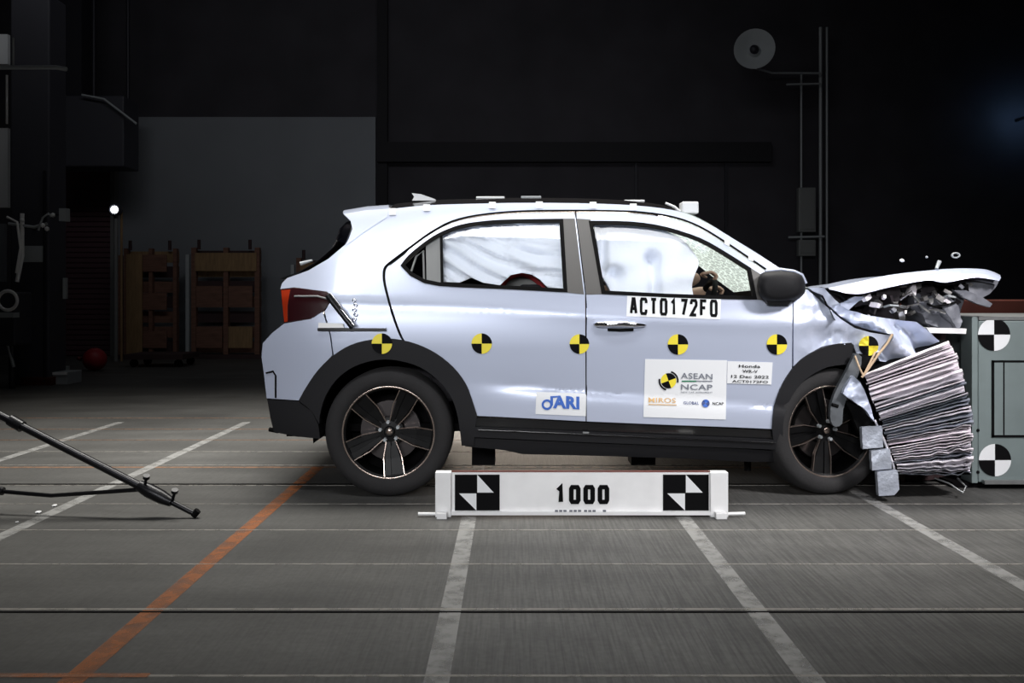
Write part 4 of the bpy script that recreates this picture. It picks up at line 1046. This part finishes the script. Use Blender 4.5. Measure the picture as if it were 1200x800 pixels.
tube('brace_collar', [AT(-2,574.5,4.24), AT(4,575.5,4.24)], 0.02, 'standblack', st)
tube('column', [(-3.0, 4.32, 0.1), (-3.0, 4.32, 2.4)], 0.022, 'standblack', st)
tube('leg', [top, Vector((-3.0, 4.32, 0.62))], 0.019, 'standblack', st)
tube('leg', [(-3.0,4.32,0.62), (-3.45,4.95,0.02)], 0.019, 'standblack', st); tube('leg', [(-3.0,4.32,0.62), (-3.6,3.9,0.02)], 0.019, 'standblack', st)
tube('brace', [AT(-30,573,4.26), Vector((-3.0,4.32,0.16))], 0.010, 'standblack', st)
# scraps on the floor
def scrap(px, py, sx, sy, h, label):
    Y = GY(py); c = AT(px, py, Y); bm = B(); bmesh.ops.create_icosphere(bm, subdivisions=1, radius=1)
    for v in bm.verts: v.co = Vector((c.x+v.co.x*sx, c.y+v.co.y*sy, h*0.9+v.co.z*h))*1.0
    tag(obj('paper_scrap', bm, 'white'), label, 'scrap', 'white scraps on the concrete')
scrap(45, 601, .016, .02, .006, 'white scrap on the floor below the lamp stand brace'); scrap(64, 593, .013, .018, .005, 'white scrap on the floor just under the stand brace, right of another')
scrap(20, 612, .008, .01, .003, 'tiny white scrap on the floor at the lower left of stand')
for px, py in ((898,716),): pass

# ------------------------------------------------------------------ things along the back wall
def pallet(px0, px1, py0, py1, Y, label, flip):
    a, b = AT(px0, py0, Y), AT(px1, py1, Y); w = b.x-a.x; z0, z1 = b.z, a.z
    p = thing('wooden_pallet', label, 'pallet', ((a.x+b.x)/2, Y, 0), 'wooden pallets leaning on the pale wall')
    yy = Y
    for k in range(3):
        x = a.x+w*(0.0, 0.47, 0.93)[k]; box('stringer', (x, yy, z0), (x+w*0.07, yy+0.10, z1), 'wood', p)
    for k in range(7):
        z = z0+(z1-z0)*(k+0.08)/7.0; h = (z1-z0)/7.0*0.74
        box('deck_board', (a.x, yy+0.10, z), (b.x, yy+0.125, z+h), ('wooddark', 'wood', 'wood', 'wooddark', 'wood', 'wooddark', 'woodtan')[(k+flip) % 7], p)
    if not flip:
        box('upright_plank', (a.x+w*0.06, yy-0.03, z0), (a.x+w*0.36, yy-0.001, z1-0.1), 'woodtan', p)
        for k in range(3): box('cross_piece', (a.x+w*0.37, yy-0.022, z0+(z1-z0)*(0.06+0.36*k)), (b.x-w*0.18, yy-0.002, z0+(z1-z0)*(0.22+0.36*k)), 'wood', p)
    else:
        box('top_board', (a.x+w*0.06, yy-0.022, z1-(z1-z0)*0.22), (b.x-w*0.04, yy-0.002, z1-(z1-z0)*0.05), 'woodtan', p)
        for i_ in range(2):
            for k in range(2):
                box('cross_piece', (a.x+w*(0.08+0.47*i_), yy-0.022, z0+(z1-z0)*(0.06+0.38*k)), (a.x+w*(0.46+0.44*i_), yy-0.002, z0+(z1-z0)*(0.26+0.38*k)), 'woodtan' if (i_ and k == 0) else 'wood', p)
    for s in (0.10, 0.85):
        tube('lifting_peg', [(a.x+w*s, yy+0.05, z1-0.03), (a.x+w*s, yy+0.05, z1+0.14)], 0.03, 'wooddark', p, seg=8)
    box('base_beam', (a.x-0.08, yy-0.12, 0), (b.x+0.08, yy+0.3, z0), 'wooddark', p)
    box('side_post', (a.x-0.09, yy-0.02, z0), (a.x-0.03, yy+0.06, z1-0.12), 'lightgrey' if flip else 'wood', p)
pallet(145, 207, 291, 415, 15.2, 'narrow wooden pallet with tan upright plank leaning on the pale wall', 0)
pallet(347, 428, 302, 415, 15.2, 'dark wooden pallet mostly hidden behind the rear of the car', 1)
pallet(224, 304, 290, 415, 15.2, 'wide wooden pallet with a tan top board, standing clear of the car', 1)
# low dark skid and a red ball
q0, q1 = AT(146, 430, 13.2), AT(214, 452, 13.2)
sk = thing('low_trolley', 'low dark trolley on the floor before the narrow pallet', 'trolley', ((q0.x+q1.x)/2, 13.2, 0))
box('deck', (q0.x, 13.2, 0.12), (q1.x, 13.9, 0.2), 'wooddark', sk)
for x in (q0.x+.1, q1.x-.1):
    for y in (13.3, 13.8):
        bm = B(); add_lathe(bm, [(0,-.02),(.06,-.02),(.06,.02),(0,.02)], 'Y', (x, y, .06), 14); obj('caster', bm, 'seal', sk)
rb_ = AT(111, 419, 12.6)
bm = B(); bmesh.ops.create_uvsphere(bm, u_segments=24, v_segments=14, radius=0.165, matrix=Matrix.Translation((rb_.x, 12.6, 0.165)))
ball = obj('marker_ball', bm, 'red', smooth=True); tag(ball, 'red round ball on the floor at the foot of the dark wall', 'ball')
tube('ball_neck', [(rb_.x-.17, 12.55, .17), (rb_.x-.22, 12.55, .19)], .03, 'rust', ball)
# lamp on the corner of the pale panel
lp = thing('wall_lamp', 'small glowing lamp at left edge of the pale wall panel', 'lamp', AT(133, 245, 14.5))
c = AT(134, 245.5, 14.4)
bm = B(); add_lathe(bm, [(0, -0.04), (0.045, -0.03), (0.06, 0.0)], 'Y', c, 16); obj('lens', bm, 'lampglow', lp, smooth=True)
bm = B(); add_lathe(bm, [(0.08, -0.01), (0.11, 0.02), (0.09, 0.12), (0, 0.14)], 'Y', c, 16); obj('housing', bm, 'machine', lp, smooth=True)
tube('lamp_post', [(c.x-0.02, 14.5, 0), (c.x-0.02, 14.5, c.z-0.08)], 0.035, 'greytrim', lp)
tube('lamp_post', [(c.x+0.06, 14.53, 0), (c.x+0.06, 14.53, c.z+0.05)], 0.02, 'woodtan', lp)
# machine tower at the left
tw = thing('machine_column', 'tall dark equipment column with pale plate standing at left', 'column', (AT(37,0,10.5).x, 10.5, 0))
a, b = AT(12, 90, 10.5), AT(58, 440, 10.5)
col = box('column_body', (a.x, 10.5, 0), (b.x, 10.9, a.z+1.0), 'machine', tw, bev=0.02)
p, q = AT(25, 288, 10.48), AT(50.5, 307, 10.48); box('name_plate', (p.x, 10.475, q.z), (q.x, 10.499, p.z), 'lightgrey', tw)
p, q = AT(52, 200, 10.49), AT(54, 440, 10.49); box('cable_duct', (p.x, 10.46, 0.05), (q.x, 10.499, p.z), 'darksteel', tw)
p, q = AT(63, 325, 10.49), AT(67, 350, 10.49); box('door_pull', (p.x, 10.7, q.z), (q.x, 10.74, p.z), 'lightgrey', tw)
# bracket with clamps and bright fittings on the column
rg = thing('clamp_bracket', 'bracket of bright clamps and cables fixed on the dark column', 'bracket', AT(35, 262, 10.3))
tube('upright', [AT(26,250,10.3), AT(26,300,10.3), AT(20,330,10.3)], 0.024, 'boardwhite', rg); tube('arm', [AT(10,262,10.3), AT(40,266,10.3), AT(55,262,10.3)], 0.018, 'lightgrey', rg)
tube('cable', [AT(8,254,10.25), AT(20,260,10.25), AT(24,290,10.25), AT(19,320,10.25)], 0.014, 'boardwhite', rg)
tube('cable', [AT(45,270,10.25), AT(50,255,10.25), AT(57,250,10.25), AT(60,254,10.25)], 0.012, 'lightgrey', rg)
for px, py in ((26,258),(50,264),(55,268),(62,252)):
    bm = B(); bmesh.ops.create_icosphere(bm, subdivisions=1, radius=0.03, matrix=Matrix.Translation(AT(px, py, 10.25))); obj('clamp', bm, 'boardwhite', rg, smooth=True)
p, q = AT(69, 244, 10.2), AT(78, 259, 10.2); gb = box('sensor_box', (p.x, 10.2, q.z), (q.x, 10.28, p.z), 'lightgrey', rg)
tube('wall_stub', [AT(30,266,10.3), (AT(30,0,10.3).x, 10.498, AT(0,266,10.3).z)], 0.02, 'darksteel', rg)
tube('sensor_arm', [AT(58,252,10.26), AT(72,251,10.26)], 0.012, 'darksteel', rg)
# cable drum machine lower left
mw = thing('cable_winder', 'dark winder with bright chain ring on a stand, at far left', 'machine', (AT(8,0,10.0).x, 10.0, 0))
c = AT(9, 352, 10.0); bm = B(); add_lathe(bm, [(0.11+0.02*math.cos(2*PI*j/6), 0.02*math.sin(2*PI*j/6)) for j in range(7)], 'Y', c, 20); obj('chain_ring', bm, 'boardwhite', mw, smooth=True)
box('winder_body', (AT(-14,0,10.02).x, 10.03, 0.5), (AT(17,0,10.02).x, 10.4, c.z+0.1), 'machine', mw, bev=0.02)
box('winder_frame', (AT(-14,0,10.0).x, 9.97, AT(0,372,10).z), (AT(17,0,10.0).x, 10.1, AT(0,366,10).z), 'lightgrey', mw)
for px in (-12, 14): tube('winder_leg', [AT(px,372,10.1), (AT(px,0,10.1).x, 10.1, 0)], 0.035, 'darksteel', mw)
tube('winder_brace', [AT(2,375,10.08), AT(16,430,10.08)], 0.02, 'lightgrey', mw)
# boxes on the floor by the column
for px0, py0, px1, py1, m, lab in ((46,431,66,441,'lightgrey','flat pale carton lying on the floor beside dark column'), (55,436,79,449,'lightgrey','pale open carton on the floor right of the column foot'), (24,442,60,450,'rust','flat reddish board lying on the floor at the column foot')):
    Y = GY(py1)*0.985; p, q = AT(px0, py0, Y), AT(px1, py1, Y)
    bm = B(); add_box(bm, (p.x, Y, 0.0), (q.x, Y+0.35, max(0.03, p.z)), 0, 0.004); o = tag(obj('floor_carton', bm, m), lab, 'carton', 'cartons by the column')
    bm = B(); add_box(bm, (p.x, Y-0.01, max(0.03, p.z)-0.03), (q.x, Y, max(0.03, p.z)), 0); obj('carton_flap', bm, 'boardwhite' if m != 'rust' else 'rust', o)
# hanging dark duct and upper pipework
hb = thing('overhead_cabinet', 'big dark cabinet hung high on a frame left of pale wall', 'cabinet', (AT(110,0,14.6).x, 14.6, AT(0,195,14.6).z))
p, q = AT(60, 112, 14.6), AT(163, 195, 14.6); q.x = AT(163,0,15.2).x; box('cabinet_body', (p.x, 14.6, q.z), (q.x, 15.2, p.z), 'machine', hb, bev=0.02)
p2, q2 = AT(60, 40, 14.6), AT(92, 112, 14.6); box('cabinet_riser', (p2.x, 14.7, q2.z), (q2.x, 15.0, ZC), 'darksteel', hb)
for px in (110, 150): tube('hanger', [(AT(px,0,15).x, 15.0, p.z), (AT(px,0,15).x, 15.0, ZC)], 0.03, 'darksteel', hb)
tube('cabinet_rail', [AT(96,111,14.5), AT(122,116,14.5), AT(160,145,14.5)], 0.018, 'lightgrey', hb)
p, q = AT(58,160,14.45), AT(72,187,14.45); cb = box('control_box', (p.x, 14.45, q.z), (q.x, 14.59, p.z), 'palegreen', hb)
shut = S(box('door_1', (AT(62,0,15.8).x, 15.86, 0), (AT(134,0,15.95).x, 16.0, AT(0,150,15.7).z), 'shutter'))
zt_ = AT(0,150,15.7).z; ns = 44; hh = zt_/ns
proto = box('slat', (AT(63,0,15.8).x, 15.83, 0.012), (AT(133,0,15.9).x, 15.862, hh), 'shutter', shut, bev=0.012)
for k in range(1, ns):
    c_ = proto.copy(); COL.objects.link(c_); c_.location.z += hh*k
S(box('trim_7', (AT(134,0,15.9).x-0.03, 15.80, 0), (AT(134,0,15.9).x+0.05, 16.0, zt_), 'greytrim'))
pf = thing('pipe_frame', 'pale pipe frame with crossbar high at the left edge', 'frame', (AT(20,0,9.0).x, 9.0, 0))
tube('crossbar', [AT(-40,79,9.0), AT(66,79,9.0), AT(78,81,9.0)], 0.022, 'lightgrey', pf)
tube('upright_pipe', [AT(8,88,9.0), AT(8,145,9.0)], 0.012, 'white', pf); tube('upright_pipe', [AT(15.5,44,9.0), AT(15.5,76,9.0)], 0.012, 'lightgrey', pf)
tube('frame_post', [(AT(-30,0,9.0).x, 9.0, 0), (AT(-30,0,9.0).x, 9.0, AT(0,60,9.0).z)], 0.04, 'darksteel', pf)
p, q = AT(-60, 45, 11.5), AT(9, 245, 11.5)
wp_ = thing('white_screen_board', 'pale upright board cut by the left picture edge', 'board', (p.x, 11.5, 0))
box('board_panel', (p.x, 11.5, AT(0,243,11.5).z), (q.x, 11.56, AT(0,150,11.5).z), 'white', wp_); box('board_panel', (p.x, 11.5, AT(0,75,11.5).z), (q.x, 11.56, AT(0,40,11.5).z), 'white', wp_)
p, q = AT(-60, 262, 11.5), AT(5, 330, 11.5); box('board_panel', (p.x, 11.5, q.z), (q.x, 11.56, p.z), 'wallgrey', wp_)
box('board_post', (p.x, 11.57, 0), (p.x+0.1, 11.65, AT(0,40,11.5).z), 'darksteel', wp_)

# loudspeaker / fan on its pole and conduits
fan = thing('horn_loudspeaker', 'round grey horn loudspeaker on a wall bracket high up at right', 'loudspeaker', AT(884, 58, 14.6))
c = AT(884, 58, 14.6); bm = B(); t = bmesh.new()
add_lathe(t, [(0.0,0.02),(0.06,0.0),(0.075,0.03),(0.11,0.10),(0.20,0.05),(0.31,-0.04),(0.335,-0.05),(0.335,-0.03),(0.22,0.10),(0.12,0.28),(0.0,0.30)], 'Y', seg=36)
merge(bm, t, 0, Matrix.Translation(c) @ Matrix.Rotation(math.radians(-14), 4, 'Z')); obj('horn', bm, 'lightgrey', fan, smooth=True, angle=0.9)
bm = B(); add_lathe(bm, [(0,-0.06),(0.05,-0.05),(0.08,0.0)], 'Y', c, 16); obj('horn_core', bm, 'darksteel', fan, smooth=True)
tube('bracket_arm', [AT(886,80,14.7), AT(905,85.5,15.0), AT(962,86,15.4)], 0.02, 'lightgrey', fan); tube('bracket_arm', [AT(922,99,15.2), AT(962,98,15.4)], 0.018, 'lightgrey', fan)
pp = thing('conduit_pole', 'thin grey conduits running up the dark wall behind the mirror', 'pole', (AT(963,0,15.5).x, 15.5, 0))
for px, r in ((961.5,.028),(969,.02)): tube('conduit', [(AT(px,0,15.5).x, 15.5, 0), (AT(px,0,15.5).x, 15.5, AT(0,32,15.5).z)], r, 'lightgrey', pp)
tube('conduit', [(AT(939,0,15.5).x, 15.5, 0), (AT(939,0,15.5).x, 15.5, AT(0,86,15.5).z)], 0.018, 'lightgrey', pp)
tube('cross_bracket', [AT(924,278,15.4), AT(966,277,15.4)], 0.02, 'lightgrey', pp)
for i, (y0, y1, lab) in enumerate(((220,272,'upper pale grey switch box on the thin wall conduits'), (281,300,'lower pale grey switch box on the thin wall conduits'))):
    p, q = AT(935, y0, 15.4), AT(955, y1, 15.4); bm = B(); add_box(bm, (p.x, 15.35, q.z), (q.x, 15.48, p.z), 0, 0.01); o = tag(obj('switch_box', bm, 'greytrim'), lab, 'switch box')
    bm = B(); add_box(bm, (p.x+.03, 15.338, q.z+.05), (q.x-.03, 15.352, p.z-.05), 0, 0.004); obj('cover', bm, 'greytrim', o)
# blue-white lamp just out of frame at the right
bl = thing('blue_floodlight', 'blue-white floodlight on the dark wall at the right edge', 'lamp', AT(1222, 130, 15.2))
c = AT(1222, 130, 15.2)
bm = B(); add_box(bm, (c.x-0.12, 15.3, c.z-0.15), (c.x+0.12, 15.42, c.z+0.15), 0, 0.02); obj('housing', bm, 'machine', bl)
bm = B(); add_box(bm, (c.x-0.09, 15.425, c.z-0.12), (c.x+0.09, 15.43, c.z+0.12)); obj('lens', bm, 'blueglow', bl)
tube('mount', [(c.x, 15.4, c.z), (c.x, 16.0, c.z)], 0.03, 'darksteel', bl)

# added low floodlight, hidden behind the car, to brighten the ground under it
fl_ = thing('added_floodlight', 'added low black floodlight, unseen on the floor behind the car, brightening the ground under it', 'floodlight', (0.15, 8.6, 0))
add = B(); add_box(add, (-0.75, 8.6, 0.25), (1.05, 8.75, 0.55), 0, 0.02); obj('housing', add, 'machine', fl_)
for x in (-0.6, 0.9): box('foot', (x-0.03, 8.5, 0), (x+0.03, 8.85, 0.25), 'machine', fl_)
area('added_floodlight_lamp', (0.15, 8.58, 0.40), (0.15, 5.6, 0.05), 1.7, 0.2, 12, (1, 0.86, 0.72), math.radians(110))
